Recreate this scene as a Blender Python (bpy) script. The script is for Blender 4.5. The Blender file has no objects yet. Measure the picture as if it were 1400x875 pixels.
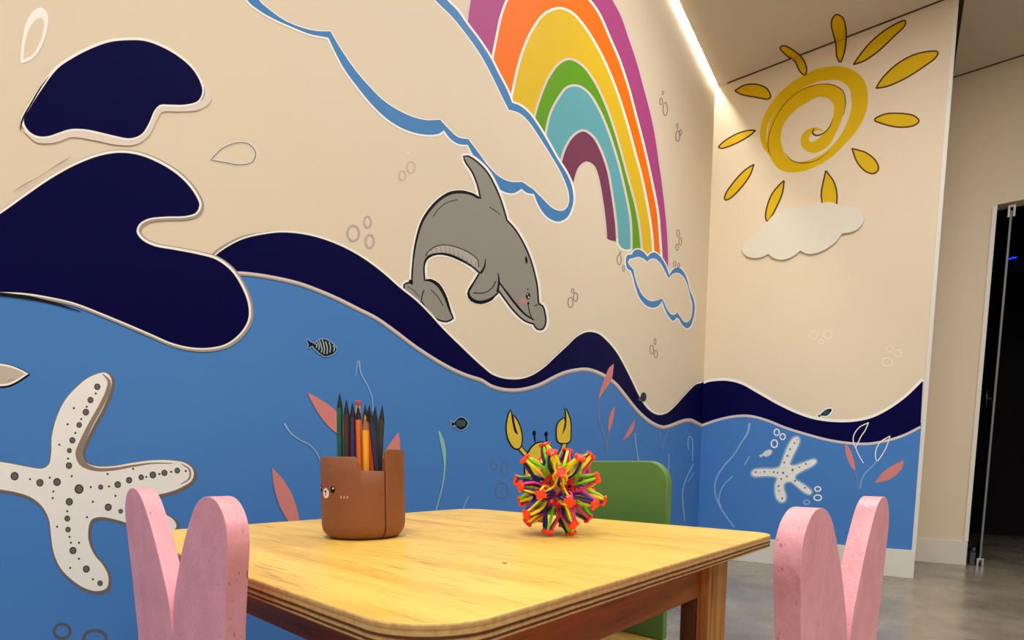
import bpy, bmesh, math, random
from mathutils import Vector, Matrix
from mathutils.geometry import tessellate_polygon

random.seed(7)
scn = bpy.context.scene
COL = scn.collection

# ------------------------------------------------------------------ camera model (1400 x 875)
F, PX, PY = 730.909, 709.716, 706.855
PITCH, ROLL, YAW = -0.0939, 0.0080, -0.6091
CAM = Vector((1.068, -3.6505, 0.60))
FW = Vector((math.sin(YAW) * math.cos(PITCH), math.cos(YAW) * math.cos(PITCH), math.sin(PITCH)))
_r0 = FW.cross(Vector((0, 0, 1))).normalized()
_u0 = _r0.cross(FW)
RT = math.cos(ROLL) * _r0 + math.sin(ROLL) * _u0
UP = -math.sin(ROLL) * _r0 + math.cos(ROLL) * _u0
H = 2.98           # ceiling height
XE = 1.1915        # free end of the sun wall
YF = 0.72          # corridor wall
ZB = 0.157         # baseboard height


def on(axis, val, x, y):
    d = FW * F + RT * (x - PX) + UP * (PY - y)
    t = (val - CAM[axis]) / d[axis]
    return CAM + d * t


# ------------------------------------------------------------------ materials
def lin(c):
    c = c / 255.0
    return c / 12.92 if c <= 0.04045 else ((c + 0.055) / 1.055) ** 2.4


def rgb(r, g, b):
    return (lin(r), lin(g), lin(b), 1.0)


MATS = {}


def mat(name, col, rough=0.6, spec=0.4, metal=0.0, vary=0.0, scale=6.0, bump=0.0, bscale=60.0, emit=0.0, coat=0.0):
    if name in MATS:
        return MATS[name]
    m = bpy.data.materials.new(name)
    m.use_nodes = True
    nt = m.node_tree
    b = nt.nodes['Principled BSDF']
    c = rgb(*col)
    b.inputs['Base Color'].default_value = c
    b.inputs['Roughness'].default_value = rough
    b.inputs['Specular IOR Level'].default_value = spec
    b.inputs['Metallic'].default_value = metal
    b.inputs['Coat Weight'].default_value = coat
    if emit:
        b.inputs['Emission Color'].default_value = c
        b.inputs['Emission Strength'].default_value = emit
    tc = nt.nodes.new('ShaderNodeTexCoord')
    if vary:
        n = nt.nodes.new('ShaderNodeTexNoise')
        n.inputs['Scale'].default_value = scale
        n.inputs['Detail'].default_value = 5
        nt.links.new(tc.outputs['Object'], n.inputs['Vector'])
        mx = nt.nodes.new('ShaderNodeMix')
        mx.data_type = 'RGBA'
        mx.inputs[6].default_value = tuple(v * (1 - vary) for v in c[:3]) + (1,)
        mx.inputs[7].default_value = tuple(min(1, v * (1 + vary)) for v in c[:3]) + (1,)
        nt.links.new(n.outputs['Fac'], mx.inputs[0])
        nt.links.new(mx.outputs[2], b.inputs['Base Color'])
    if bump:
        n2 = nt.nodes.new('ShaderNodeTexNoise')
        n2.inputs['Scale'].default_value = bscale
        n2.inputs['Detail'].default_value = 4
        nt.links.new(tc.outputs['Object'], n2.inputs['Vector'])
        bp = nt.nodes.new('ShaderNodeBump')
        bp.inputs['Strength'].default_value = bump
        bp.inputs['Distance'].default_value = 0.002
        nt.links.new(n2.outputs['Fac'], bp.inputs['Height'])
        nt.links.new(bp.outputs['Normal'], b.inputs['Normal'])
    MATS[name] = m
    return m


CREAM = mat('cream wall paint', (231, 215, 191), 0.62, 0.3, vary=0.02, scale=2.0)
PLAIN = mat('plain wall paint', (222, 222, 222), 0.7, 0.2)
CEILM = mat('ceiling paint', (212, 203, 190), 0.8, 0.2)
WHITE = mat('white paint', (238, 236, 230), 0.55)
NAVY = mat('navy paint', (5, 4, 64), 0.55, 0.12, vary=0.10, scale=4)
SEA = mat('sea blue paint', (74, 131, 203), 0.55, 0.3, vary=0.04, scale=3)
LINEB = mat('cloud line blue', (74, 134, 196), 0.55, 0.3)
BLACK = mat('black paint', (14, 13, 16), 0.5, 0.3)
TAUPE = mat('taupe paint', (168, 156, 148), 0.6, 0.3)
PALEL = mat('pale lilac paint', (222, 210, 205), 0.6, 0.3)
OFFW = mat('off white paint', (252, 249, 243), 0.55, 0.3)
GREYD = mat('dolphin grey', (150, 147, 140), 0.55, 0.3)
GREYL = mat('dolphin light grey', (182, 177, 170), 0.55, 0.3)
PINKC = mat('cheek pink', (196, 140, 132), 0.6, 0.3)
STARB = mat('starfish body', (246, 244, 241), 0.6, 0.3, vary=0.05, scale=30)
STARS = mat('starfish band', (150, 130, 118), 0.6, 0.3)
DOTG = mat('dot grey', (112, 106, 102), 0.6, 0.3)
DOTD = mat('dot dark', (60, 57, 58), 0.6, 0.3)
CORAL = mat('coral leaf paint', (216, 136, 132), 0.6, 0.3)
CORALF = mat('faint stem paint', (150, 140, 165), 0.6, 0.3)
WEED = mat('pale weed paint', (148, 188, 226), 0.6, 0.3)
WEEDF = mat('faint weed paint', (112, 160, 210), 0.6, 0.3)
WEEDG = mat('green weed paint', (150, 196, 190), 0.6, 0.3)
SUNY = mat('sun yellow', (220, 182, 8), 0.55, 0.3, vary=0.05, scale=8)
SUND = mat('sun outline', (84, 54, 12), 0.6, 0.3)
BUBL = mat('bubble line', (196, 186, 172), 0.6, 0.3)
BUBF = mat('faint bubble line', (208, 191, 164), 0.6, 0.3)
BUBD = mat('dark bubble line', (104, 110, 122), 0.6, 0.3)
BUBG = mat('grey bubble line', (148, 138, 124), 0.6, 0.3)
CRABY = mat('crab yellow', (232, 200, 66), 0.55, 0.3)
FISHB = mat('fish slate', (52, 84, 108), 0.55, 0.3)
FISHW = mat('fish stripe', (168, 186, 190), 0.55, 0.3)
RB = [mat('rainbow magenta', (178, 70, 136), 0.55, 0.3, vary=0.03), mat('rainbow orange', (250, 118, 0), 0.55, 0.3, vary=0.03),
      mat('rainbow yellow', (230, 190, 34), 0.55, 0.3, vary=0.03), mat('rainbow green', (98, 160, 20), 0.55, 0.3, vary=0.03),
      mat('rainbow teal', (100, 172, 184), 0.55, 0.3, vary=0.03), mat('rainbow plum', (124, 60, 90), 0.55, 0.3, vary=0.03)]


def nodes_of(name, rough=0.5, spec=0.4):
    m = bpy.data.materials.new(name)
    m.use_nodes = True
    nt = m.node_tree
    b = nt.nodes['Principled BSDF']
    b.inputs['Roughness'].default_value = rough
    b.inputs['Specular IOR Level'].default_value = spec
    tc = nt.nodes.new('ShaderNodeTexCoord')
    return m, nt, b, tc


def ramp(nt, stops, interp='LINEAR'):
    r = nt.nodes.new('ShaderNodeValToRGB')
    r.color_ramp.interpolation = interp
    e = r.color_ramp.elements
    while len(e) > 1:
        e.remove(e[-1])
    e[0].position, e[0].color = stops[0]
    for p, c in stops[1:]:
        k = e.new(p)
        k.color = c
    return r


def wood(name, stops, axis=0, stretch=14.0, scale=9.0, rough=0.42, fine=True, spec=0.4):
    m, nt, b, tc = nodes_of(name, rough, spec)
    mp = nt.nodes.new('ShaderNodeMapping')
    s = [stretch, stretch, stretch]
    s[axis] = 1.0
    mp.inputs['Scale'].default_value = s
    nt.links.new(tc.outputs['Object'], mp.inputs['Vector'])
    n = nt.nodes.new('ShaderNodeTexNoise')
    n.inputs['Scale'].default_value = scale * 0.35
    n.inputs['Detail'].default_value = 6
    n.inputs['Roughness'].default_value = 0.6
    n.inputs['Distortion'].default_value = 0.6
    nt.links.new(mp.outputs[0], n.inputs['Vector'])
    r = ramp(nt, stops)
    nt.links.new(n.outputs['Fac'], r.inputs[0])
    out = r.outputs[0]
    if fine:
        mp2 = nt.nodes.new('ShaderNodeMapping')
        s2 = [170.0, 170.0, 170.0]
        s2[axis] = 11.0
        mp2.inputs['Scale'].default_value = s2
        nt.links.new(tc.outputs['Object'], mp2.inputs['Vector'])
        n2 = nt.nodes.new('ShaderNodeTexNoise')
        n2.inputs['Scale'].default_value = 1.6
        n2.inputs['Detail'].default_value = 3
        nt.links.new(mp2.outputs[0], n2.inputs['Vector'])
        r2 = ramp(nt, [(0.30, (0.55, 0.50, 0.42, 1)), (0.42, (1, 1, 1, 1))])
        nt.links.new(n2.outputs['Fac'], r2.inputs[0])
        mx = nt.nodes.new('ShaderNodeMix')
        mx.data_type = 'RGBA'
        mx.blend_type = 'MULTIPLY'
        mx.inputs[0].default_value = 0.75
        nt.links.new(out, mx.inputs[6])
        nt.links.new(r2.outputs[0], mx.inputs[7])
        out = mx.outputs[2]
        bp = nt.nodes.new('ShaderNodeBump')
        bp.inputs['Strength'].default_value = 0.10
        bp.inputs['Distance'].default_value = 0.001
        nt.links.new(n2.outputs['Fac'], bp.inputs['Height'])
        nt.links.new(bp.outputs['Normal'], b.inputs['Normal'])
    nt.links.new(out, b.inputs['Base Color'])
    MATS[name] = m
    return m


PLYTOP = wood('varnished plywood face', [(0.30, rgb(220, 170, 78)), (0.5, rgb(240, 198, 98)), (0.72, rgb(246, 208, 112))], 0, 10, 7, 0.36)
PINE = wood('pine leg', [(0.34, rgb(120, 72, 28)), (0.47, rgb(178, 122, 52)), (0.7, rgb(202, 148, 74))], 2, 26, 9, 0.5)
PINED = wood('dark stained leg', [(0.34, rgb(58, 32, 14)), (0.6, rgb(104, 62, 28))], 2, 26, 9, 0.55)
APR = wood('reddish apron', [(0.32, rgb(122, 68, 26)), (0.6, rgb(166, 98, 42))], 0, 16, 7, 0.5)
SEATW = wood('pale pine seat', [(0.3, rgb(206, 160, 84)), (0.7, rgb(230, 190, 112))], 0, 12, 6, 0.45)


def ply_edge():
    m, nt, b, tc = nodes_of('plywood edge layers', 0.6, 0.3)
    sep = nt.nodes.new('ShaderNodeSeparateXYZ')
    nt.links.new(tc.outputs['Generated'], sep.inputs[0])
    mp = nt.nodes.new('ShaderNodeMapping')
    mp.inputs['Scale'].default_value = (14, 14, 60)
    nt.links.new(tc.outputs['Object'], mp.inputs['Vector'])
    n = nt.nodes.new('ShaderNodeTexNoise')
    n.inputs['Scale'].default_value = 1.5
    n.inputs['Detail'].default_value = 4
    nt.links.new(mp.outputs[0], n.inputs['Vector'])
    ma = nt.nodes.new('ShaderNodeMath')
    ma.operation = 'MULTIPLY_ADD'
    ma.inputs[1].default_value = 0.09
    nt.links.new(n.outputs['Fac'], ma.inputs[0])
    nt.links.new(sep.outputs['Z'], ma.inputs[2])
    L, D, M = rgb(206, 168, 108), rgb(92, 56, 30), rgb(176, 134, 78)
    st = [(0.0, M), (0.17, L), (0.20, D), (0.30, D), (0.33, L), (0.44, M), (0.47, D), (0.56, D), (0.60, L), (0.74, L), (0.78, M), (0.90, L), (1.0, L)]
    r = ramp(nt, st)
    nt.links.new(ma.outputs[0], r.inputs[0])
    n3 = nt.nodes.new('ShaderNodeTexNoise')
    n3.inputs['Scale'].default_value = 180
    nt.links.new(tc.outputs['Object'], n3.inputs['Vector'])
    r3 = ramp(nt, [(0.3, (0.7, 0.66, 0.6, 1)), (0.6, (1, 1, 1, 1))])
    nt.links.new(n3.outputs['Fac'], r3.inputs[0])
    mx = nt.nodes.new('ShaderNodeMix')
    mx.data_type = 'RGBA'
    mx.blend_type = 'MULTIPLY'
    mx.inputs[0].default_value = 0.7
    nt.links.new(r.outputs[0], mx.inputs[6])
    nt.links.new(r3.outputs[0], mx.inputs[7])
    nt.links.new(mx.outputs[2], b.inputs['Base Color'])
    return m


PLYEDGE = ply_edge()


def concrete():
    m, nt, b, tc = nodes_of('polished concrete', 0.3, 0.5)
    n = nt.nodes.new('ShaderNodeTexNoise')
    n.inputs['Scale'].default_value = 2.2
    n.inputs['Detail'].default_value = 9
    n.inputs['Roughness'].default_value = 0.65
    nt.links.new(tc.outputs['Object'], n.inputs['Vector'])
    r = ramp(nt, [(0.3, rgb(112, 104, 92)), (0.5, rgb(146, 137, 122)), (0.72, rgb(172, 163, 147))])
    nt.links.new(n.outputs['Fac'], r.inputs[0])
    nt.links.new(r.outputs[0], b.inputs['Base Color'])
    n2 = nt.nodes.new('ShaderNodeTexNoise')
    n2.inputs['Scale'].default_value = 5
    n2.inputs['Detail'].default_value = 6
    nt.links.new(tc.outputs['Object'], n2.inputs['Vector'])
    r2 = ramp(nt, [(0.3, (0.16, 0.16, 0.16, 1)), (0.7, (0.34, 0.34, 0.34, 1))])
    nt.links.new(n2.outputs['Fac'], r2.inputs[0])
    nt.links.new(r2.outputs[0], b.inputs['Roughness'])
    return m


CONC = concrete()


def pinkpaint():
    m, nt, b, tc = nodes_of('worn pink gloss paint', 0.38, 0.45)
    n = nt.nodes.new('ShaderNodeTexNoise')
    n.inputs['Scale'].default_value = 34
    n.inputs['Detail'].default_value = 5
    nt.links.new(tc.outputs['Object'], n.inputs['Vector'])
    r = ramp(nt, [(0.30, rgb(224, 150, 162)), (0.6, rgb(237, 166, 178))])
    nt.links.new(n.outputs['Fac'], r.inputs[0])
    mp = nt.nodes.new('ShaderNodeMapping')
    mp.inputs['Scale'].default_value = (1, 1, 0.5)
    nt.links.new(tc.outputs['Object'], mp.inputs['Vector'])
    n2 = nt.nodes.new('ShaderNodeTexNoise')
    n2.inputs['Scale'].default_value = 270
    n2.inputs['Detail'].default_value = 4
    nt.links.new(mp.outputs[0], n2.inputs['Vector'])
    r2 = ramp(nt, [(0.275, (0.42, 0.27, 0.28, 1)), (0.34, (1, 1, 1, 1))])
    nt.links.new(n2.outputs['Fac'], r2.inputs[0])
    mx = nt.nodes.new('ShaderNodeMix')
    mx.data_type = 'RGBA'
    mx.blend_type = 'MULTIPLY'
    mx.inputs[0].default_value = 0.8
    nt.links.new(r.outputs[0], mx.inputs[6])
    nt.links.new(r2.outputs[0], mx.inputs[7])
    nt.links.new(mx.outputs[2], b.inputs['Base Color'])
    bp = nt.nodes.new('ShaderNodeBump')
    bp.inputs['Strength'].default_value = 0.40
    bp.inputs['Distance'].default_value = 0.0015
    nt.links.new(n2.outputs['Fac'], bp.inputs['Height'])
    nt.links.new(bp.outputs['Normal'], b.inputs['Normal'])
    return m


PINK = pinkpaint()
GREEN = mat('green chair paint', (92, 134, 64), 0.45, 0.4, vary=0.06, scale=14)
BROWN = mat('brown silicone', (134, 82, 52), 0.55, 0.35, vary=0.03, scale=20)
BROWND = mat('dark cup inside', (70, 42, 28), 0.7, 0.2)
CHROME = mat('polished metal', (220, 222, 226), 0.18, 0.5, metal=1.0)
EDGEM = mat('glass edge', (120, 122, 124), 0.3, 0.5)
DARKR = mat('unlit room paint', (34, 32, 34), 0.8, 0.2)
LEDM = mat('led glow', (255, 251, 236), 0.5, emit=230.0)
BLUEL = mat('blue indicator glow', (30, 40, 255), 0.5, emit=3.0)


# ------------------------------------------------------------------ object helpers
def link(name, me, parent=None):
    o = bpy.data.objects.new(name, me)
    COL.objects.link(o)
    if parent:
        o.parent = parent
    return o


def thing(name, label, cat, loc=(0, 0, 0), rotz=0.0, group=None):
    o = bpy.data.objects.new(name, None)
    o.empty_display_size = 0.05
    COL.objects.link(o)
    o.location = loc
    o.rotation_euler = (0, 0, rotz)
    tag(o, label, cat, group)
    return o


def tag(o, label, cat, group=None):
    o['label'] = label
    o['category'] = cat
    if group:
        o['group'] = group
    return o


def obj(name, bm, mats, parent=None, smooth=False, bevel=0.0, seg=2, recalc=True, auto=0):
    if recalc:
        bmesh.ops.recalc_face_normals(bm, faces=bm.faces)
    if auto:
        smooth = True
        for e in bm.edges:
            if len(e.link_faces) == 2 and e.calc_face_angle(0) > math.radians(auto):
                e.smooth = False
    me = bpy.data.meshes.new(name)
    bm.to_mesh(me)
    bm.free()
    for m in (mats if isinstance(mats, (list, tuple)) else [mats]):
        me.materials.append(m)
    if smooth:
        me.polygons.foreach_set('use_smooth', [True] * len(me.polygons))
    o = link(name, me, parent)
    if bevel:
        md = o.modifiers.new('bevel', 'BEVEL')
        md.width = bevel
        md.segments = seg
        md.limit_method = 'ANGLE'
        md.angle_limit = math.radians(40)
    return o


def box(bm, x0, x1, y0, y1, z0, z1, mi=0):
    v = [bm.verts.new(p) for p in ((x0, y0, z0), (x1, y0, z0), (x1, y1, z0), (x0, y1, z0), (x0, y0, z1), (x1, y0, z1), (x1, y1, z1), (x0, y1, z1))]
    for q in ((0, 3, 2, 1), (4, 5, 6, 7), (0, 1, 5, 4), (1, 2, 6, 5), (2, 3, 7, 6), (3, 0, 4, 7)):
        f = bm.faces.new([v[i] for i in q])
        f.material_index = mi


def prism(bm, pts, place, t0, t1, mi=0, mside=None):
    """extrude a closed 2D outline; place(u, v, t) gives the 3D point"""
    a = [bm.verts.new(place(u, v, t0)) for u, v in pts]
    b = [bm.verts.new(place(u, v, t1)) for u, v in pts]
    n = len(pts)
    fa = bm.faces.new(a)
    fb = bm.faces.new(list(reversed(b)))
    fa.material_index = fb.material_index = mi
    for i in range(n):
        j = (i + 1) % n
        f = bm.faces.new((a[j], a[i], b[i], b[j]))
        f.material_index = mi if mside is None else mside


def tube(bm, pts, rad, n=8, mi=0, cap=True):
    pts = [Vector(p) for p in pts]
    rings = []
    for i, p in enumerate(pts):
        d = (pts[min(i + 1, len(pts) - 1)] - pts[max(i - 1, 0)]).normalized()
        a = d.orthogonal().normalized() if i == 0 else (a - d * a.dot(d)).normalized()
        b = d.cross(a)
        r = rad[i] if isinstance(rad, (list, tuple)) else rad
        rings.append([bm.verts.new(p + a * (r * math.cos(2 * math.pi * k / n)) + b * (r * math.sin(2 * math.pi * k / n))) for k in range(n)])
    for r0, r1 in zip(rings[:-1], rings[1:]):
        for k in range(n):
            f = bm.faces.new((r0[k], r0[(k + 1) % n], r1[(k + 1) % n], r1[k]))
            f.material_index = mi
    if cap:
        bm.faces.new(list(reversed(rings[0]))).material_index = mi
        bm.faces.new(rings[-1]).material_index = mi


def struct(name, bm, m, parent=None, **k):
    o = obj(name, bm, m, parent, **k)
    if parent is None:
        o['kind'] = 'structure'
    return o


def cbox(name, m, *b):
    bm = bmesh.new()
    box(bm, *b)
    return struct(name, bm, m)


# ------------------------------------------------------------------ curves and paint
def spline(pts, closed=True, step=4.0):
    """Catmull-Rom through points; a point with a third value is a corner"""
    n = len(pts)
    P = [Vector((p[0], p[1])) for p in pts]
    cn = [len(p) > 2 for p in pts]
    out = []
    for i in range(n if closed else n - 1):
        j = (i + 1) % n
        p1, p2 = P[i], P[j]
        h = (i - 1) % n if closed else i - 1
        k = (j + 1) % n if closed else j + 1
        p0 = P[h] if (h >= 0 and not cn[i]) else p1 * 2 - p2
        p3 = P[k] if (k < n and not cn[j]) else p2 * 2 - p1
        L = (p2 - p1).length
        m = max(1, min(24, int(L / step)))
        d01, d12, d23 = max((p1 - p0).length, 1e-6) ** .5, max(L, 1e-6) ** .5, max((p3 - p2).length, 1e-6) ** .5
        t1 = ((p1 - p0) / d01 - (p2 - p0) / (d01 + d12) + (p2 - p1) / d12) * d12
        t2 = ((p2 - p1) / d12 - (p3 - p1) / (d12 + d23) + (p3 - p2) / d23) * d12
        for s in range(m):
            t = s / m
            out.append(p1 * (2 * t ** 3 - 3 * t ** 2 + 1) + t1 * (t ** 3 - 2 * t ** 2 + t) + p2 * (-2 * t ** 3 + 3 * t ** 2) + t2 * (t ** 3 - t ** 2))
    if not closed:
        out.append(P[-1])
    return out


def ell(cx, cy, rx, ry, rot=0.0, n=20):
    c, s = math.cos(rot), math.sin(rot)
    return [Vector((cx + rx * math.cos(a) * c - ry * math.sin(a) * s, cy + rx * math.cos(a) * s + ry * math.sin(a) * c)) for a in (2 * math.pi * k / n for k in range(n))]


def clip(poly, inside, cut):
    out = []
    for a, b in zip(poly, poly[1:] + poly[:1]):
        ia, ib = inside(a), inside(b)
        if ia:
            out.append(a)
        if ia != ib:
            out.append(cut(a, b))
    return out


class Paint:
    """flat brush work on one of the walls; every coat lies a hair over the one before"""

    def __init__(self, plane, layer):
        self.plane, self.layer = plane, layer
        self.bm = bmesh.new()
        self.mats = []

    def mi(self, m):
        m.node_tree.nodes['Principled BSDF'].inputs['Specular IOR Level'].default_value = 0.05 if m is NAVY else 0.14
        if m not in self.mats:
            self.mats.append(m)
        return self.mats.index(m)

    def pt(self, p):
        o = 0.0004 + 0.00003 * self.layer
        if self.plane == 'L':
            v = on(0, o, p[0], p[1])
            v.y = min(v.y, -0.0004)
            return v
        if self.plane == 'B':
            v = on(1, -o, p[0], p[1])
            v.x = min(max(v.x, 0.0004), XE - 0.017)
            return v
        return on(2, H - o, p[0], p[1])

    def raw(self, poly, m, up=True):
        if len(poly) < 3:
            return self
        vs = [self.bm.verts.new(self.pt(p)) for p in poly]
        k = self.mi(m)
        for t in tessellate_polygon([[Vector((p[0], p[1], 0)) for p in poly]]):
            try:
                self.bm.faces.new([vs[i] for i in t]).material_index = k
            except ValueError:
                pass
        if up:
            self.layer += 1
        return self

    def fill(self, pts, m, step=4.0):
        return self.raw(spline(pts, True, step), m)

    def line(self, pts, w, m, closed=False, smooth=True, step=4.0, up=True, shift=(0, 0)):
        """w: one width or one per given point"""
        if smooth:
            c = spline(pts, closed, step)
        else:
            c = [Vector((p[0], p[1])) for p in pts]
        n = len(c)
        if isinstance(w, (list, tuple)):
            # widths follow the given points by nearest index along the line
            idx, last = [], 0
            for p in pts:
                q = Vector((p[0], p[1]))
                last = min(range(last, n), key=lambda i: (c[i] - q).length_squared)
                idx.append(last)
            ws = []
            for i in range(n):
                k = max(j for j in range(len(idx)) if idx[j] <= i)
                if k == len(idx) - 1:
                    ws.append(w[-1])
                else:
                    t = (i - idx[k]) / max(1, idx[k + 1] - idx[k])
                    ws.append(w[k] * (1 - t) + w[k + 1] * t)
        else:
            ws = [w] * n
        k = self.mi(m)
        L, R_ = [], []
        for i in range(n):
            a = c[(i - 1) % n] if (closed or i) else c[i]
            b = c[(i + 1) % n] if (closed or i < n - 1) else c[i]
            d = (b - a)
            d = d.normalized() if d.length > 1e-9 else Vector((1, 0))
            nn = Vector((-d.y, d.x)) * (ws[i] / 2)
            s = Vector(shift)
            L.append(self.bm.verts.new(self.pt(c[i] + nn + s)))
            R_.append(self.bm.verts.new(self.pt(c[i] - nn + s)))
        for i in range(n if closed else n - 1):
            j = (i + 1) % n
            self.bm.faces.new((L[i], L[j], R_[j], R_[i])).material_index = k
        if up:
            self.layer += 1
        return self

    def outline(self, poly, w, m, up=True, shift=(0, 0)):
        return self.line([tuple(p) for p in poly], w, m, closed=True, smooth=False, up=up, shift=shift)

    def ring(self, x, y, rx, ry, w, m, rot=0.0):
        return self.outline(ell(x, y, rx, ry, rot, 22), w, m)

    def done(self, name, parent, label=None):
        inward = {'L': Vector((1, 0, 0)), 'B': Vector((0, -1, 0)), 'C': Vector((0, 0, -1))}[self.plane]
        self.bm.normal_update()
        fl = [f for f in self.bm.faces if f.normal.dot(inward) < 0]
        bmesh.ops.reverse_faces(self.bm, faces=fl)
        o = obj(name, self.bm, self.mats, parent, recalc=False)
        if label:
            o['label'] = label
        return o


# ------------------------------------------------------------------ the room
FL = cbox('floor', CONC, -0.1, 5.5, -6.6, 3.0, -0.1, 0.0)
LIP = 0.020
wl = cbox('wall_left', CREAM, -0.1, 0.0, -6.6, 0.8, 0.0, H + 0.1)
bm = bmesh.new()
box(bm, 0.0, XE, 0.0, YF, 0.0, H + 0.05)
wb = struct('wall_back', bm, CREAM)
bm = bmesh.new()
GAP = 0.013
box(bm, LIP, 5.5, -6.6, -GAP, H, H + 0.03)
box(bm, LIP, 0.075, -GAP, 0.0, H, H + 0.03)
box(bm, XE + 0.026, 5.5, -GAP, YF - GAP, H, H + 0.03)
ceil_o = struct('ceiling', bm, CEILM)
cbox('trim_1', mat('slot lining', (236, 230, 214), 0.6), 0.0, 0.1, -6.6, 0.0, H + 0.03, H + 0.05)   # roof of the light slot
bm = bmesh.new()
box(bm, 0.075, XE, -GAP, -0.0025, H + 0.03, H + 0.05)
box(bm, 0.075, XE, -0.0025, 0.0, H - 0.001, H + 0.05)
box(bm, XE, 5.5, YF - GAP, YF - 0.0025, H + 0.03, H + 0.05)
box(bm, XE, 5.5, YF - 0.0025, YF, H - 0.001, H + 0.05)
box(bm, XE + 0.0025, XE + 0.026, -GAP, YF - GAP, H + 0.03, H + 0.05)
box(bm, XE, XE + 0.0025, 0.0, YF - GAP, H - 0.001, H + 0.05)
struct('trim_gap_shade', bm, mat('gap shade lining', (104, 86, 64), 0.9, 0.1))  # shade inside the ceiling gaps is put into this dark lining colour
DX0, DX1, DZ = 1.478, 2.45, 2.178
bm = bmesh.new()
box(bm, XE, DX0, YF, YF + 0.1, 0.0, H)
box(bm, DX0, DX1, YF, YF + 0.1, DZ, H)
box(bm, DX1, 5.5, YF, YF + 0.1, 0.0, H)
struct('wall_corridor', bm, CREAM)
cbox('wall_right', PLAIN, 5.5, 5.6, -6.6, YF, 0.0, H)
cbox('wall_front', PLAIN, -0.1, 5.5, -6.7, -6.6, 0.0, H)
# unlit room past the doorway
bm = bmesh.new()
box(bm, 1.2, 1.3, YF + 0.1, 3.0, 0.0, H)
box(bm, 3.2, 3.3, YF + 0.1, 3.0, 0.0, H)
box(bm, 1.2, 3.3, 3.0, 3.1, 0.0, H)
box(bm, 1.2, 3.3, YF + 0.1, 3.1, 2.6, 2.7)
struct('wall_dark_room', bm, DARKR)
BASE = mat('baseboard white', (226, 222, 214), 0.5)
bm = bmesh.new()
box(bm, 0.0, XE, -0.012, 0.0, 0.0, ZB)
struct('baseboard_back', bm, BASE, bevel=0.002)
bm = bmesh.new()
box(bm, 0.0, 0.012, -6.6, -0.012, 0.0, ZB)
struct('baseboard_left', bm, BASE, bevel=0.002)
bm = bmesh.new()
box(bm, XE + 0.001, DX0 - 0.002, YF - 0.012, YF, 0.0, ZB - 0.004)
struct('baseboard_corridor', bm, BASE, bevel=0.002)
bm = bmesh.new()
box(bm, XE - 0.017, XE + 0.002, -0.004, 0.012, ZB, H)
struct('trim_2', bm, mat('corner bead', (226, 224, 218), 0.45), bevel=0.001)
bm = bmesh.new()
box(bm, DX0 - 0.022, DX0, YF - 0.014, YF + 0.1, ZB - 0.004, DZ - 0.01)
struct('trim_3', bm, WHITE, bevel=0.002)

# glass door, standing open into the dark room
dr = bpy.data.objects.new('door_1', None)
COL.objects.link(dr)
dr.location = (1.546, YF + 0.02, 0)
dr['kind'] = 'structure'
dr['label'] = 'frameless glass door standing open into the unlit room'
GL, nt, b, tc = nodes_of('smoked glass', 0.03, 0.5)
b.inputs['Base Color'].default_value = rgb(60, 60, 64)
b.inputs['Transmission Weight'].default_value = 0.9
bm = bmesh.new()
box(bm, -0.004, 0.004, 0.004, 0.82, 0.02, 2.135)
obj('door_glass', bm, GL, dr)
bm = bmesh.new()
box(bm, -0.005, 0.005, 0.0, 0.004, 0.02, 2.135)
obj('door_edge', bm, EDGEM, dr)
for z0, z1, nm in ((2.095, 2.165, 'pivot_hinge'), (0.0, 0.05, 'pivot_hinge')):
    bm = bmesh.new()
    box(bm, -0.018, -0.006, -0.012, 0.10, z0, z1)
    box(bm, 0.006, 0.018, -0.012, 0.10, z0, z1)
    box(bm, -0.006, 0.006, -0.012, 0.10, z1 - 0.015, z1)
    obj(nm, bm, CHROME, dr, bevel=0.002)
bm = bmesh.new()
tube(bm, [(-0.035, 0.02, 0.98), (-0.035, 0.02, 1.10)], 0.006, 10)
tube(bm, [(-0.035, 0.02, 1.04), (0.0, 0.02, 1.04)], 0.005, 8)
obj('door_handle', bm, mat('dark metal', (70, 76, 84), 0.3, metal=1.0), dr, smooth=True)
bm = bmesh.new()
box(bm, -0.05, -0.022, 0.01, 0.09, 0.0, 0.085)
tube(bm, [(-0.035, 0.0, 0.09), (-0.035, 0.0, 0.115)], 0.012, 10)
obj('floor_stop', bm, mat('floor stop metal', (90, 96, 104), 0.35, metal=0.8), dr, bevel=0.003)

# blue indicator on a wall of the unlit room
pa = on(1, 2.98, 1379, 354.5)
pb = on(1, 2.98, 1390, 352)
bm = bmesh.new()
tube(bm, [pa, (pa + pb) / 2 + Vector((0, 0, 0.006)), pb], 0.006, 8)
bl = obj('indicator_light', bm, BLUEL)
tag(bl, 'thin blue glowing light line inside the dark doorway', 'light')

# led strip in the ceiling slot
bm = bmesh.new()
box(bm, 0.003, 0.008, -6.6, -0.004, H + 0.024, H + 0.028)
led = obj('led_strip', bm, LEDM)
tag(led, 'bright white led strip recessed along ceiling edge above the mural wall', 'light')

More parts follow.
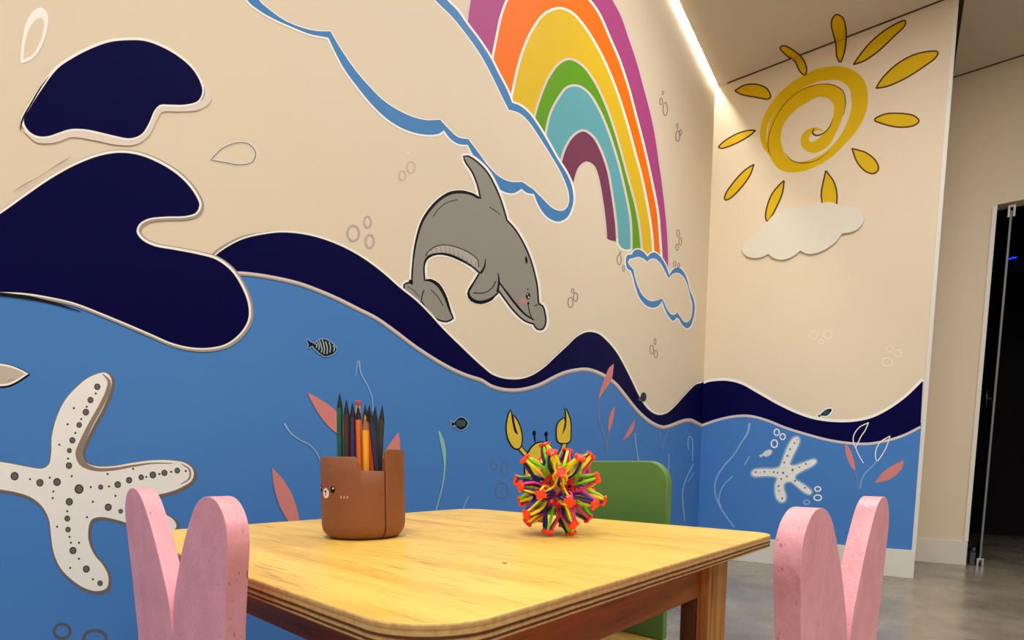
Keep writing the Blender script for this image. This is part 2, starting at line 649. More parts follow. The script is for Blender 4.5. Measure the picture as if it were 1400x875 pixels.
# ------------------------------------------------------------------ LEFT WALL PAINTING
WAVE_TOP = [(290, 356), (298.6, 347.5), (316.5, 335.7), (334, 327.6), (358, 322), (385, 319), (411.6, 321), (438, 327), (468, 338.6), (495, 353.5), (521.5, 373), (545, 393.6), (569, 413), (587, 431), (600, 445.6), (615, 461), (630, 475.5), (645, 490), (660, 503.5), (671.4, 512.6), (685, 518), (701, 520), (715, 518.8), (728.6, 514), (744.6, 503.5), (760.6, 488.6), (776.6, 473.7), (790, 461), (804, 455), (818, 457.7), (829, 467), (840.6, 480.6), (852, 500), (863.5, 523), (872.7, 542), (882, 557), (891, 565), (900, 568.6), (911.5, 566.4), (923, 557), (934.4, 544.6), (946, 532), (953, 526.2), (961.2, 525.3), (968, 525)]
WAVE_BOT = [(290, 372), (325, 371), (349, 373), (379, 378), (408.6, 385), (435, 394.5), (462, 406), (489, 419.5), (515.6, 433), (542, 451.6), (569, 472), (600, 492), (620, 503), (640, 511.5), (660, 518), (671, 525), (687.4, 530), (705.7, 531), (724, 528), (740, 522.4), (756, 514), (772, 507), (788, 503.5), (802, 502.5), (815.5, 506), (829, 512.6), (843, 523), (854.4, 536.6), (866, 551.5), (877, 564), (889, 574), (900, 580), (907, 582), (918.4, 579), (930, 574.4), (943.5, 572), (959, 579), (967, 582)]
SPLASH = [(-150, 372), (-60, 330), (0, 294), (34, 270), (69, 246), (103, 227), (137, 214), (165, 210), (189, 213), (213, 222), (237, 236), (254, 251), (266, 267), (271.5, 280.5), (267, 290), (254, 294), (226, 295), (202, 298), (189, 306), (185.5, 316.6), (192, 327.5), (209, 337), (240, 343), (271, 349), (295, 356), (315, 371), (329, 392), (338, 416), (338, 436.5), (327, 455), (308.5, 469), (288, 474), (264, 474), (236.5, 468), (206, 455), (171, 440), (137, 426), (103, 413), (69, 405), (34, 399.5), (0, 398), (-60, 396), (-150, 400)]

p = Paint('L', 0)
sb = spline(WAVE_BOT, False)
sea = [Vector((-420, 385)), Vector((0, 380)), Vector((120, 395)), Vector((250, 392))] + sb
sea_poly = [(q.x, q.y - 4) for q in sea]
vs = []
pts3 = [p.pt(q) for q in sea_poly]
pts3.append(Vector((pts3[0].x, -0.0005, ZB)))
y0 = pts3[0].y
pts3.append(Vector((pts3[0].x, -6.6, ZB)))
pts3.append(Vector((pts3[0].x, -6.6, pts3[0].z)))
vs = [p.bm.verts.new(q) for q in pts3]
k = p.mi(SEA)
for t in tessellate_polygon([[Vector((q.y, q.z, 0)) for q in pts3]]):
    p.bm.faces.new([vs[i] for i in t]).material_index = k
p.done('painted_sea', wl, 'light blue painted sea filling the lower part of the mural wall')

# rainbow -----------------------------------------------------------
B = [
    [(634, 60), (638, 30), (640, 14), (645, -12), (662, -50), (695, -82), (740, -95), (785, -72), (818, -38), (839, 0), (850, 20.6), (861, 52), (872, 85), (881, 118), (891, 156), (898, 192), (903, 228), (905, 240), (912, 300), (914, 327), (915, 355), (915, 385)],
    [(669, 100), (672.7, 82), (679.6, 46.6), (685, 22), (694, -2), (708, -22), (732, -36), (758, -36), (782, -22), (806, 0), (819.5, 19), (833, 49.4), (847, 82), (859, 118), (870, 159), (880, 197.6), (889.5, 239), (899.5, 290), (902, 318), (905, 360)],
    [(697, 145), (699, 134.5), (705.7, 101.5), (715, 68.6), (729, 38.4), (745.4, 18), (764.7, 11), (781, 16.5), (797.6, 34), (817, 64.5), (830.5, 92), (844, 126), (858, 170), (870, 214), (877, 240), (887.5, 293), (892, 327), (893.5, 355)],
    [(729, 170), (730, 163), (737, 137), (751, 104), (764.7, 86.4), (778.4, 80.4), (795, 88), (811, 108), (828, 142.7), (841.5, 181), (852.5, 219.5), (858, 240), (871, 290), (876, 324), (878, 352)],
    [(744, 196), (745.4, 186.6), (752, 156), (764.7, 131.7), (775.6, 119), (789, 117), (803, 125), (817, 145.4), (830.5, 175.6), (841.5, 208.6), (850, 240), (862, 300), (863.5, 341)],
    [(764, 232), (766, 223.7), (773, 201.7), (784, 185), (797.6, 178), (811, 186.6), (822, 206), (830.5, 230.5), (833, 241), (842, 302), (844, 330)],
    [(785, 250), (788, 238.7), (792, 229), (801.7, 221.7), (811, 226.4), (817, 240), (827, 300), (829, 324)],
]
BS = [spline(c, False) for c in B]
rb = bpy.data.objects.new('painted_rainbow', None)
COL.objects.link(rb)
rb.parent = wl
rb['label'] = 'painted rainbow of six bands rising from behind the clouds'
names = ['magenta', 'orange', 'yellow', 'green', 'teal', 'plum']
for i in range(6):
    p = Paint('L', 1)
    extra = []
    if i == 4:
        extra = [Vector((862.5, 342)), Vector((855, 341.5)), Vector((849, 338.5)), Vector((845.5, 334))]
    if i == 5:
        extra = [Vector((841, 330)), Vector((835, 328.5)), Vector((831, 327))]
    p.raw(BS[i] + extra + list(reversed(BS[i + 1])), RB[i])
    p.line([tuple(q) for q in BS[i]], 3.2, OFFW if i in (1, 2) else PALEL, smooth=False)
    if i == 5:
        p.line([tuple(q) for q in BS[6]], 2.4, PALEL, smooth=False)
    if i == 4:
        p.line([(863.5, 341), (855, 342.5), (849, 339.5), (845, 334), (843, 326)], 2.0, OFFW)
    p.done('rainbow_band', rb, names[i] + ' rainbow band')

# big cloud ---------------------------------------------------------
CO = [(338, 0), (355.6, 15), (375, 26), (399.5, 37), (424, 46.6), (449, 51.5, 1), (457, 68.5), (471, 94.6), (490, 120.6), (512, 146.7), (534, 166), (556, 178), (580.5, 184), (599.7, 183), (607, 178, 1), (615, 189), (627, 197), (639.4, 198, 1), (651, 219), (665, 238.6), (679.6, 256), (691.5, 263), (703, 264), (713, 258, 1), (721, 264), (730, 265, 1), (736, 280), (748, 296.5), (763, 303), (774.6, 298), (781, 287), (784, 273), (782, 255), (775.6, 239), (762, 217), (749.6, 195), (737, 174), (723.5, 155), (710, 144), (700, 140.5, 1), (694.7, 126), (682, 101.5), (670, 78), (655, 55), (638.4, 33), (624.7, 13.7), (611, 0), (585, -32), (560, -50), (520, -62), (480, -60, 1), (440, -75), (390, -72), (350, -55), (330, -25)]
CI = [(355.6, 0), (369, 12), (388.5, 26), (410.5, 35.6), (430, 40.6), (452.5, 41.7, 1), (465, 63), (484.5, 92), (506.5, 118), (528, 138.5), (556, 155), (580.5, 162.6), (602.4, 162.6, 1), (616, 177), (627, 186.5), (641, 189, 1), (656, 209), (667.7, 225), (682.6, 240), (697.4, 247), (714.5, 247.5, 1), (730, 258, 1), (742, 270), (757, 284), (768.7, 287), (775, 281.7), (777, 270), (774, 256), (764.6, 234), (751, 211), (737, 189), (723.5, 169), (710, 156), (694.7, 151, 1), (685, 132), (671, 103), (655, 74), (635.7, 46.6), (616.5, 23), (600, 7), (580, -14), (555, -34), (518, -46), (478, -44, 1), (440, -60), (394, -56), (362, -40), (348, -18)]
p = Paint('L', 4)
co, ci = spline(CO), spline(CI)
p.outline(co, 5.5, OFFW)
p.raw(co, LINEB)
p.outline(ci, 2.6, OFFW)
p.raw(ci, CREAM)
p.done('painted_cloud', wl, 'large cloud outlined in blue in front of the rainbow')

# small cloud -------------------------------------------------------
CO2 = [(855.7, 355), (857.5, 349), (864, 348, 1), (866.6, 343), (873, 341), (880, 344.5), (885.5, 351, 1), (888.6, 347), (895, 345), (902, 350), (908, 358.5), (912, 367), (915, 376, 1), (919.6, 369), (926, 365.5), (933, 369.5), (939, 380.5), (943.4, 397), (948, 408), (950, 422.5), (948, 435), (944, 446), (939, 449), (933, 444.5), (928, 436), (925, 434, 1), (920.6, 439), (915, 434), (909.6, 424), (905, 411.5, 1), (900.5, 418), (893, 420.7), (884, 418), (875, 408), (868.5, 391), (865, 377), (862.4, 370.4, 1), (857.5, 366.7)]
CI2 = [(863, 364, 1), (859.5, 358.5), (861.5, 355), (866.6, 353.5), (873, 352), (880, 355), (885, 359, 1), (888.6, 355.4), (895, 354.5), (902, 360), (908, 370.4), (914, 382, 1), (919, 376), (926, 373.7), (933, 378), (939, 389.6), (942.5, 404), (945.5, 415), (945.5, 426), (942.5, 437), (937, 440), (931.5, 433.5), (925.7, 425, 1), (923, 429), (919, 429.5), (913, 422.5), (908.7, 413), (905, 407, 1), (898.6, 409.7), (889.5, 410.6), (880, 404), (873, 391), (868.5, 377), (866.6, 367.7)]
p = Paint('L', 4)
co, ci = spline(CO2, step=2), spline(CI2, step=2)
p.outline(co, 3.4, OFFW)
p.raw(co, LINEB)
p.outline(ci, 1.8, OFFW)
p.raw(ci, CREAM)
p.done('painted_cloud', wl, 'small cloud outlined in blue at the foot of the rainbow')

# dolphin -----------------------------------------------------------
DOL = [(658.2, 272, 1), (654, 253.5), (647, 235.6), (638, 222), (634.4, 214.5, 1), (639.5, 214.5), (651.4, 222), (664.7, 235.6), (675, 253.5), (682.6, 271), (688.5, 289), (692, 301.6, 1), (703, 314), (715, 333.7), (724, 354.4), (730, 375), (733.6, 393), (735.3, 414), (736, 416, 1), (741, 419), (744.3, 430), (745, 441), (741.5, 449), (735, 449), (730, 442, 1), (718, 437.6), (703, 424), (691.5, 409), (682, 396, 1), (679.6, 400), (670.7, 407), (657, 411), (646, 407.5), (642, 400.5), (647, 390), (657, 373, 1), (644, 362), (629, 353), (614, 347), (599.4, 345.5), (588, 348), (581, 354.4), (578.6, 366), (579.5, 384, 1), (587.5, 385), (597, 391), (606, 405), (613, 422.7), (618.5, 435, 1), (611, 438.5), (599.4, 436), (587.5, 426), (577, 411.5, 1), (572.7, 412), (563.8, 405), (553.4, 395), (553.4, 390), (559, 387.5), (564.5, 390, 1), (564.4, 378), (567, 348.5), (571, 327.7), (578.6, 304), (590.5, 286), (604, 272.8), (617, 266), (632, 264.7), (644, 267), (653, 271.5)]
p = Paint('L', 8)
d = spline(DOL, step=3)
p.outline(d, 11, OFFW)
p.outline(d, 4.6, BLACK)
p.line([(564, 388), (564.4, 378), (567, 348.5), (571, 327.7), (578.6, 304), (590.5, 286), (604, 272.8), (617, 266), (632, 264.7), (646, 268), (657, 272)], [3, 4, 5, 6, 7, 8, 8, 9, 9, 8, 3], BLACK, up=False)
p.line([(578.5, 384), (578, 366), (581, 354), (588, 347.5), (600, 344.5), (614, 346.5), (629, 353), (644, 362), (656, 372)], [2, 5, 7, 8, 8, 8, 7, 5, 2], BLACK, up=False)
p.line([(657, 374), (646, 391), (642, 401), (646, 408), (657, 411.5), (671, 407.5), (680, 399)], [2, 5, 7, 9, 9, 7, 2], BLACK)
p.line([(579, 384), (588, 384.5), (597.5, 391), (607, 405), (613.5, 422), (618.5, 435)], [2, 7, 9, 7, 5, 2], BLACK)
p.raw(d, GREYD)
p.fill([(584.5, 347), (596.4, 337), (611, 335.5), (629, 340), (644, 347.5), (653, 356), (656, 370, 1), (644, 361), (629, 352), (614, 346), (599.4, 345.5)], GREYL)
p.fill([(682, 387, 1), (694.4, 402), (706, 417), (718, 430), (730, 438, 1), (729, 441.5, 1), (718, 437), (703, 423.5), (691.5, 408.5), (683, 396, 1)], mat('belly pink grey', (172, 162, 162), 0.6, 0.3))
p.line([(582, 350), (584.5, 345), (596.4, 336.6), (611, 335), (629, 339.6), (644, 347), (653.5, 356), (654, 366)], 1.2, BLACK)
for i in range(11):
    t = i / 10
    x = 590 + 60 * t
    yt = 341 - 6 * math.sin(math.pi * min(1, t * 1.3)) + 17 * t * t
    p.line([(x, yt), (x + 1.5, yt + 8 + 2 * t)], 0.6, DOTG, up=False)
p.line([(664, 353.5), (662.3, 365), (657, 374)], [0.8, 2.4, 3], BLACK)
p.line([(681, 373), (682.3, 386), (680, 399)], [1, 2.6, 3], BLACK, up=False)
p.line([(647, 400.3), (661, 400.5), (672, 394.5), (678, 384)], 1.3, BLACK, up=False)
p.line([(681, 384), (694.4, 402), (706, 417), (718, 430), (730, 437.5)], [1.5, 2.8, 3, 2.6, 2], BLACK)
p.line([(722, 415.5), (724, 427), (727, 434.6)], 1.3, BLACK, up=False)
p.line([(731, 418.5), (733, 416.7), (736, 417)], 1.3, BLACK, up=False)
p.line([(669, 283), (676.6, 287.6), (684, 293.5)], 0.9, BLACK, up=False)
p.line([(592, 296.5), (599.4, 286), (611, 277), (626, 272.8)], 1.0, BLACK, up=False)
p.line([(579.5, 397), (577, 404), (576, 411)], 1.6, BLACK, up=False)
p.line([(589, 396), (598, 405), (606, 418)], 1.0, BLACK, up=False)
p.line([(557, 392), (566, 397), (573, 406)], 0.8, BLACK, up=False)
p.raw(ell(715, 411.5, 5, 4.5), PINKC)
p.raw(ell(722, 404.6, 3.0, 4.6), BLACK)
p.raw(ell(719.6, 355.5, 1.7, 5.2, -0.12), BLACK, up=False)
p.raw(ell(722.4, 414.6, 1.6, 1.5), BLACK, up=False)
p.raw(ell(721.5, 395.5, 1.8, 0.8), DOTD, up=False)
p.raw(ell(722.8, 406.4, 0.9, 1.2), OFFW)
p.raw(ell(721.4, 402.6, 0.7, 0.8), OFFW, up=False)
p.done('painted_dolphin', wl, 'grey painted dolphin leaping over the dark blue wave')

# dark wave band -----------------------------------------------------
wt, wbt = spline(WAVE_TOP, False), spline(WAVE_BOT, False)
p = Paint('L', 34)
p.line(WAVE_TOP, [11, 11, 10, 9, 6] + [5] * (len(WAVE_TOP) - 5), TAUPE, shift=(0, -1.2))
p.line(WAVE_TOP, 4.4, OFFW, shift=(0.8, -1.6))
p.line(WAVE_BOT, 7.5, TAUPE, shift=(0, 1.8))
p.line(WAVE_BOT, 5, PALEL, shift=(0, 0.8))
p.line([tuple(q) for q in wt], 2.6, BLACK, smooth=False)
p.raw(wt + list(reversed(wbt)), NAVY)
p.done('painted_wave', wl, 'dark blue wave band running under the dolphin to the corner')

# breaking wave --------------------------------------------------------
p = Paint('L', 42)
s = spline(SPLASH)
p.outline(s, 12, TAUPE, shift=(1.5, 0.5))
p.outline(s, 8, OFFW, shift=(0.2, -0.6))
p.line([(-60, 396), (0, 402), (40, 407), (75, 415), (110, 426)], [2, 5, 5, 3, 1], BLACK)
p.outline(s, 2.4, BLACK)
p.raw(s, NAVY)
p.line([(19, 270), (35, 260), (50, 252), (66, 242), (85, 230), (98, 222)], [0.5, 1.6, .6, .6, 1.5, 0.5], TAUPE, shift=(-1, -8))
p.done('painted_wave', wl, 'dark blue breaking wave crest beside the two droplets')

# splash of water --------------------------------------------------------
BLOB = [(33.5, 164.6), (41, 149.5), (57.6, 123.4), (79.5, 94.6), (101.5, 79.5), (126, 67), (151, 58.4), (175.5, 56), (197.5, 57), (219.4, 64.5), (241.4, 76.8), (260.6, 93), (271.5, 109.7), (275.6, 124.8), (270, 137), (252, 142), (233, 142), (218, 142.5), (210, 151), (203, 167), (193, 182.4), (178, 188), (159, 185), (137, 179.7), (115, 175.5), (96, 175.5), (79.5, 180.5), (66, 185), (52, 185), (39.8, 178)]
p = Paint('L', 42)
s = spline(BLOB)
p.line([(33, 178), (52, 190), (75, 190), (97, 183), (130, 187), (160, 193), (185, 193), (200, 183), (211, 163), (219, 150), (245, 148), (268, 146), (283, 137), (284, 125), (276, 108)], [3, 10, 10, 9, 10, 10, 9, 8, 7, 8, 9, 10, 10, 8, 3], mat('pale pink white', (232, 218, 206), 0.6, 0.3))
p.outline(s, 8.5, OFFW, shift=(-0.8, -0.6))
p.line([(27.5, 178), (31, 163), (43, 141), (56, 119), (67, 104)], [1, 2.6, 2.4, 2, 0.6], BLACK)
p.outline(s, 2.2, BLACK)
p.raw(s, NAVY)
p.done('painted_splash', wl, 'separate dark blue blob of splashing water above the wave crest')

# droplets -----------------------------------------------------------------
p = Paint('L', 2)
p.fill([(28, 86.8, 1), (28.5, 70), (30, 57), (36, 30), (46.6, 14), (56, 10), (63.5, 16), (66, 28), (64, 42), (58, 61), (47, 78), (36, 85)], OFFW)
p.fill([(32, 81, 1), (33.5, 62), (40.5, 38), (50, 26), (57, 23.5), (60, 29), (59, 42), (54, 59), (44, 75)], CREAM)
p.done('painted_droplet', wl, 'thick white outlined water droplet near the top of the wall')
p = Paint('L', 2)
p.line([(288, 218.8, 1), (304.4, 203), (323.6, 195.5), (340, 197), (349.5, 208.5), (345.6, 221), (329, 225.5), (310, 222.7)], 3.4, OFFW, closed=True)
p.line([(288, 218.8, 1), (304.4, 203), (323.6, 195.5), (340, 197), (349.5, 208.5), (345.6, 221), (329, 225.5), (310, 222.7)], 2.0, BUBG, closed=True)
p.done('painted_droplet', wl, 'thin grey outlined water droplet beside the wave crest')


# bubbles ---------------------------------------------------------------------
def bubbles(plane, rows, layer, parent, label):
    for x, y, rx, ry, w, m in rows:
        q = Paint(plane, layer)
        q.ring(x, y, rx, ry, w, m)
        q.done('painted_bubble', parent, label)


LILAC = mat('lilac bubble line', (190, 180, 176), 0.6, 0.3)
bubbles('L', [(483, 319, 8, 10.5, 3.0, LILAC), (502.5, 303.5, 4.8, 7.5, 2.6, LILAC), (505.5, 330, 5.6, 9, 3.0, LILAC)], 4, wl, 'grey outlined bubble in front of the dolphin tail')
bubbles('L', [(550, 240, 4.5, 6.5, 1.6, BUBF), (562, 229, 5.5, 8, 1.6, BUBF), (558, 209, 1.5, 1.5, 1.2, OFFW)], 4, wl, 'faint bubble above the dolphin')
bubbles('L', [(903.8, 138.6, 2, 4.5, 1.2, BUBG), (909.5, 149, 3, 9, 1.3, BUBG), (906.3, 127, 1.2, 2.2, 1.0, BUBG), (926.6, 186, 2.6, 7.5, 1.3, BUBG), (926, 172.5, 1.2, 3.2, 1.0, BUBG), (930.5, 181, 1.3, 4, 1.0, BUBG),
              (927, 319, 1.8, 5, 1.1, BUBG), (930, 330, 1.8, 5.5, 1.1, BUBG), (925.7, 338, 1.8, 4.5, 1.1, BUBG), (922.4, 361, 1.8, 4, 1.1, BUBG), (928, 363, 1.4, 3, 1.0, BUBG)], 4, wl, 'small grey bubble beyond the rainbow')
bubbles('L', [(846.5, 355, 2.8, 6.8, 1.2, BUBG), (848, 345.5, 1, 1.8, 0.9, BUBG), (852.5, 367, 1.4, 4.5, 1.0, BUBG)], 4, wl, 'small grey bubble beside the small cloud')
bubbles('L', [(780, 413.5, 3.4, 7, 1.3, BUBG), (787, 406, 2.8, 6, 1.3, BUBG), (783, 397.5, 1.7, 3, 1.1, BUBG)], 4, wl, 'small grey bubble ahead of the dolphin snout')
bubbles('L', [(891, 478, 2.5, 6, 1.1, BUBG), (896.7, 484, 2.3, 5.5, 1.1, BUBG), (895.5, 467, 1.4, 4, 1.0, BUBG)], 4, wl, 'small grey bubble above the last wave dip')
bubbles('L', [(85, 863, 11, 10, 4.2, mat('brown bubble line', (92, 96, 106), 0.6, 0.3)), (130, 873, 15.5, 11, 4.5, MATS['brown bubble line'])], 4, wl, 'dark bubble under the large starfish')
bubbles('L', [(685.5, 671, 8.5, 10.5, 1.6, BUBD), (675, 636.5, 4, 6, 1.3, BUBD), (689.6, 641, 4.5, 9, 1.3, BUBD)], 4, wl, 'dark bubble beside the crab')


# fish -----------------------------------------------------------------------
def fish(plane, body, tail, stripes, mb, rim, parent, label, layer=50, rimw=2.4):
    q = Paint(plane, layer)
    sb_, st_ = spline(body, step=1.5), spline(tail, step=1.5)
    q.outline(sb_, rimw, rim, up=False)
    q.outline(st_, rimw, rim)
    q.raw(sb_, mb, up=False)
    q.raw(st_, mb)
    for s_, w_, m_ in stripes:
        q.line(s_, w_, m_, step=1.5, up=False)
    q.layer += 1
    return q.done('painted_fish', parent, label)


def z(r, s, *pts):
    return [(r[0] + a[0] / s, r[1] + a[1] / s) + tuple(a[2:]) for a in pts]


R1, S1 = (400, 450), 17.5
st = []
for k, (xa, xb, ya, yb) in enumerate([(540, 560, 350, 430), (595, 625, 300, 500), (645, 690, 270, 560), (715, 750, 250, 590), (790, 820, 290, 600), (870, 890, 310, 560), (965, 975, 390, 530)]):
    st.append((z(R1, S1, (xa, ya), (xa + 38, (ya + yb) / 2 - 20), (xb + 12, (ya + yb) / 2 + 50), (xb, yb)), 1.6, FISHW))
fish('L', z(R1, S1, (490, 400), (580, 300), (680, 245), (770, 240), (870, 285), (970, 360), (1055, 480), (980, 580), (890, 625), (800, 650), (700, 610), (590, 520)), z(R1, S1, (500, 350), (420, 300), (335, 235, 1), (370, 330), (390, 390), (350, 445, 1), (420, 430), (470, 390)), st, mat('fish black', (16, 22, 34), 0.5, 0.3), mat('fish rim', (140, 176, 214), 0.6, 0.3), wl, 'black fish with wavy pale stripes painted above the pencils')
R2, S2 = (600, 560), 21.87
st = [(z(R2, S2, (x, 300 + abs(x - 660) * 0.3), (x + 12, 400), (x, 520 - abs(x - 660) * 0.3)), 1.5, mat('fish grey green', (74, 96, 98), 0.6, 0.3)) for x in (545, 590, 635, 680, 725, 765)]
fish('L', z(R2, S2, (470, 400), (540, 300), (640, 235), (740, 250), (830, 330), (865, 410), (830, 500), (740, 580), (660, 605), (570, 570), (500, 490)), z(R2, S2, (480, 400), (430, 390), (350, 325, 1), (385, 420), (365, 510, 1), (430, 480), (480, 450)), st, MATS['fish black'], MATS['fish rim'], wl, 'small round dark fish painted between the pencils and the crab')
fish('L', [(876, 545), (877, 539), (880, 536.5), (883, 539), (883, 546), (880, 549), (877, 548)], [(877, 545), (874.5, 542.5, 1), (873.5, 547.5, 1)], [([(881, 538), (881.5, 546)], 1.0, FISHB)], mat('fish slate dark', (40, 50, 60), 0.55), TAUPE, wl, 'tiny dark fish painted at the edge of the last wave dip', rimw=1.2)

# big starfish -------------------------------------------------------------
ST = [(144.5, 510.7), (151, 518), (150, 532), (140.5, 556), (126.6, 581.6), (115, 606), (111, 620), (115, 632), (131, 638.5), (153.5, 638.5), (180.6, 634), (207.7, 630.5), (234.7, 630.5), (254, 634.5), (263, 643), (262, 655), (248, 665), (230, 672), (212, 676), (198, 681), (194, 688), (204, 696), (225, 704), (238, 713), (240, 721), (231, 727), (205, 724), (171.5, 713), (153.5, 708), (135.4, 705.7), (124, 710), (119.6, 724), (120.6, 742), (128.7, 760), (140, 773.4), (147, 789), (145, 803), (133, 807), (117.4, 803.5), (99.3, 792), (83.5, 775.7), (74.5, 755), (71, 733), (68, 710), (58.7, 692), (43, 679), (22.6, 672), (0, 668), (-25, 664), (-45, 655), (-50, 643), (-38, 633), (-15, 631), (0, 632.6), (18, 635.5), (40.6, 640), (58.7, 641.6), (67.7, 635.7), (71, 620), (72, 597), (79, 570), (90, 547.7), (106, 529.7), (124, 516)]
p = Paint('L', 4)
s = spline(ST)
p.outline(s, 8.5, mat('starfish halo', (112, 106, 108), 0.6, 0.3), shift=(1.5, 2.0))
p.outline(s, 4.0, BUBG)
p.raw(s, STARB)
p.outline(s, 2.0, OFFW)
p.line([(140, 511), (149, 521), (147.5, 534), (137.5, 556), (123.5, 581), (112, 606), (107.5, 620), (112, 633), (130, 641.5), (154, 641.5), (182, 637), (208, 633.5), (236, 633.5)], [1, 4, 6, 6, 6.5, 8, 9, 8, 5, 4, 3, 2, 1], STARS)
p.line([(248, 634), (259, 642), (259, 654), (247, 662)], [1, 2.5, 2.5, 1], STARS, up=False)
for x, y, r in [(133, 528.8, 4.3), (123.7, 547, 4.2), (117.4, 563.5, 4.5), (108.3, 581, 3.8), (99, 602, 4.2), (94.8, 616, 3.4), (94.3, 636.6, 4.4), (78, 659, 5.3), (54.6, 660, 5), (20, 651, 5.6), (-20, 646, 5), (108, 668.7, 6.3), (94.8, 686, 5), (92, 709, 4), (93, 724, 3.8), (99.8, 752.7, 4.9), (118, 778, 4.8), (136.8, 797.4, 3.8), (137.7, 666, 3.5), (161, 662.5, 4.5), (176.5, 656.5, 4.3), (193, 652.5, 3.8), (209, 649.3, 4.6), (224.8, 646.6, 4.2), (242.4, 643.4, 3.9), (148, 693.5, 4.9), (165, 699, 3.2)]:
    p.raw(ell(x, y, r, r * 1.05, 0, 14), DOTD, up=False)
p.layer += 1
for x, y, r in [(133, 528.8, 4.3), (123.7, 547, 4.2), (117.4, 563.5, 4.5), (108.3, 581, 3.8), (99, 602, 4.2), (94.8, 616, 3.4), (94.3, 636.6, 4.4), (78, 659, 5.3), (54.6, 660, 5), (20, 651, 5.6), (-20, 646, 5), (108, 668.7, 6.3), (94.8, 686, 5), (92, 709, 4), (93, 724, 3.8), (99.8, 752.7, 4.9), (118, 778, 4.8), (136.8, 797.4, 3.8), (137.7, 666, 3.5), (161, 662.5, 4.5), (176.5, 656.5, 4.3), (193, 652.5, 3.8), (209, 649.3, 4.6), (224.8, 646.6, 4.2), (242.4, 643.4, 3.9), (148, 693.5, 4.9), (165, 699, 3.2)]:
    p.raw(ell(x, y, r * 0.72, r * 0.76, 0, 12), DOTG, up=False)
for x, y in [(131, 538), (118.5, 556), (111, 573), (103, 592), (101, 558), (92.5, 580), (81, 608), (93, 627), (68, 653), (41, 655), (72, 681), (98, 651), (124, 666), (149, 665), (147, 648), (158, 678), (182, 641), (200, 652), (218, 648), (234, 645), (127, 686), (119, 707), (92, 699), (78, 720), (95, 734), (97, 742), (108, 742), (108, 764), (96, 776.5), (127, 792), (73, 672), (254, 644)]:
    p.raw(ell(x, y, 1.5, 1.5, 0, 8), DOTD, up=False)
p.done('painted_starfish', wl, 'large pale spotted starfish behind the pink chair by the wall')

# pointed pale tail at the frame side ------------------------------------------
p = Paint('L', 4)
s = spline([(39, 511, 1), (28, 505), (14, 499.5), (0, 497), (-18, 497), (-36, 503), (-48, 512), (-36, 522), (-18, 528), (0, 528), (12, 526.5), (24, 521), (33, 515)], step=2)
p.outline(s, 3.4, BLACK, shift=(0.6, 1.0))
p.raw(s, OFFW)
p.raw([Vector((q.x * 0.93 - 1.0, 512.5 + (q.y - 512.5) * 0.82)) for q in s], mat('shell pinkish grey', (202, 188, 178), 0.6, 0.3, vary=0.12, scale=60))
p.line([(10, 523), (14, 519.5), (20, 518.5)], [0.5, 1.4, 0.5], STARS)
p.done('painted_fish', wl, 'pale pointed fish shape painted above the large starfish')

# leaves and weeds ------------------------------------------------------------
LEAVES = [
    ([(420, 536, 1), (436, 545), (450, 554), (463, 566), (476, 585), (482, 600, 1), (468, 597), (456, 589), (444, 577), (431, 558)], 'coral leaf pointing up beside the pencils'),
    ([(545, 590, 1), (532, 608), (520, 630), (512, 655), (525, 652), (540, 635), (547, 612)], 'coral leaf tip showing beside the brown cup rim'),
    ([(372, 639, 1), (388, 657), (401, 680), (409, 709), (411, 722), (403, 722), (391, 708), (380, 685), (373.5, 658)], 'coral leaf low on the wall behind the table edge'),
    ([(839.5, 497, 1), (836, 519), (827, 533), (818, 546, 1), (820, 535), (827, 517), (832.6, 503)], 'coral leaf crossing the lower edge of the wave'),
    ([(840.6, 554, 1), (838, 575), (832.6, 592, 1), (831.3, 583), (834.5, 565)], 'slim upright coral leaf over the ball'),
    ([(868, 572.5, 1), (866.5, 585), (860, 596), (850, 602.5, 1), (854, 596.5), (861, 584)], 'coral leaf under the last wave dip'),
]
for pts, lab in LEAVES:
    p = Paint('L', 50)
    p.fill(pts, CORAL, 2)
    p.done('painted_leaf', wl, lab)
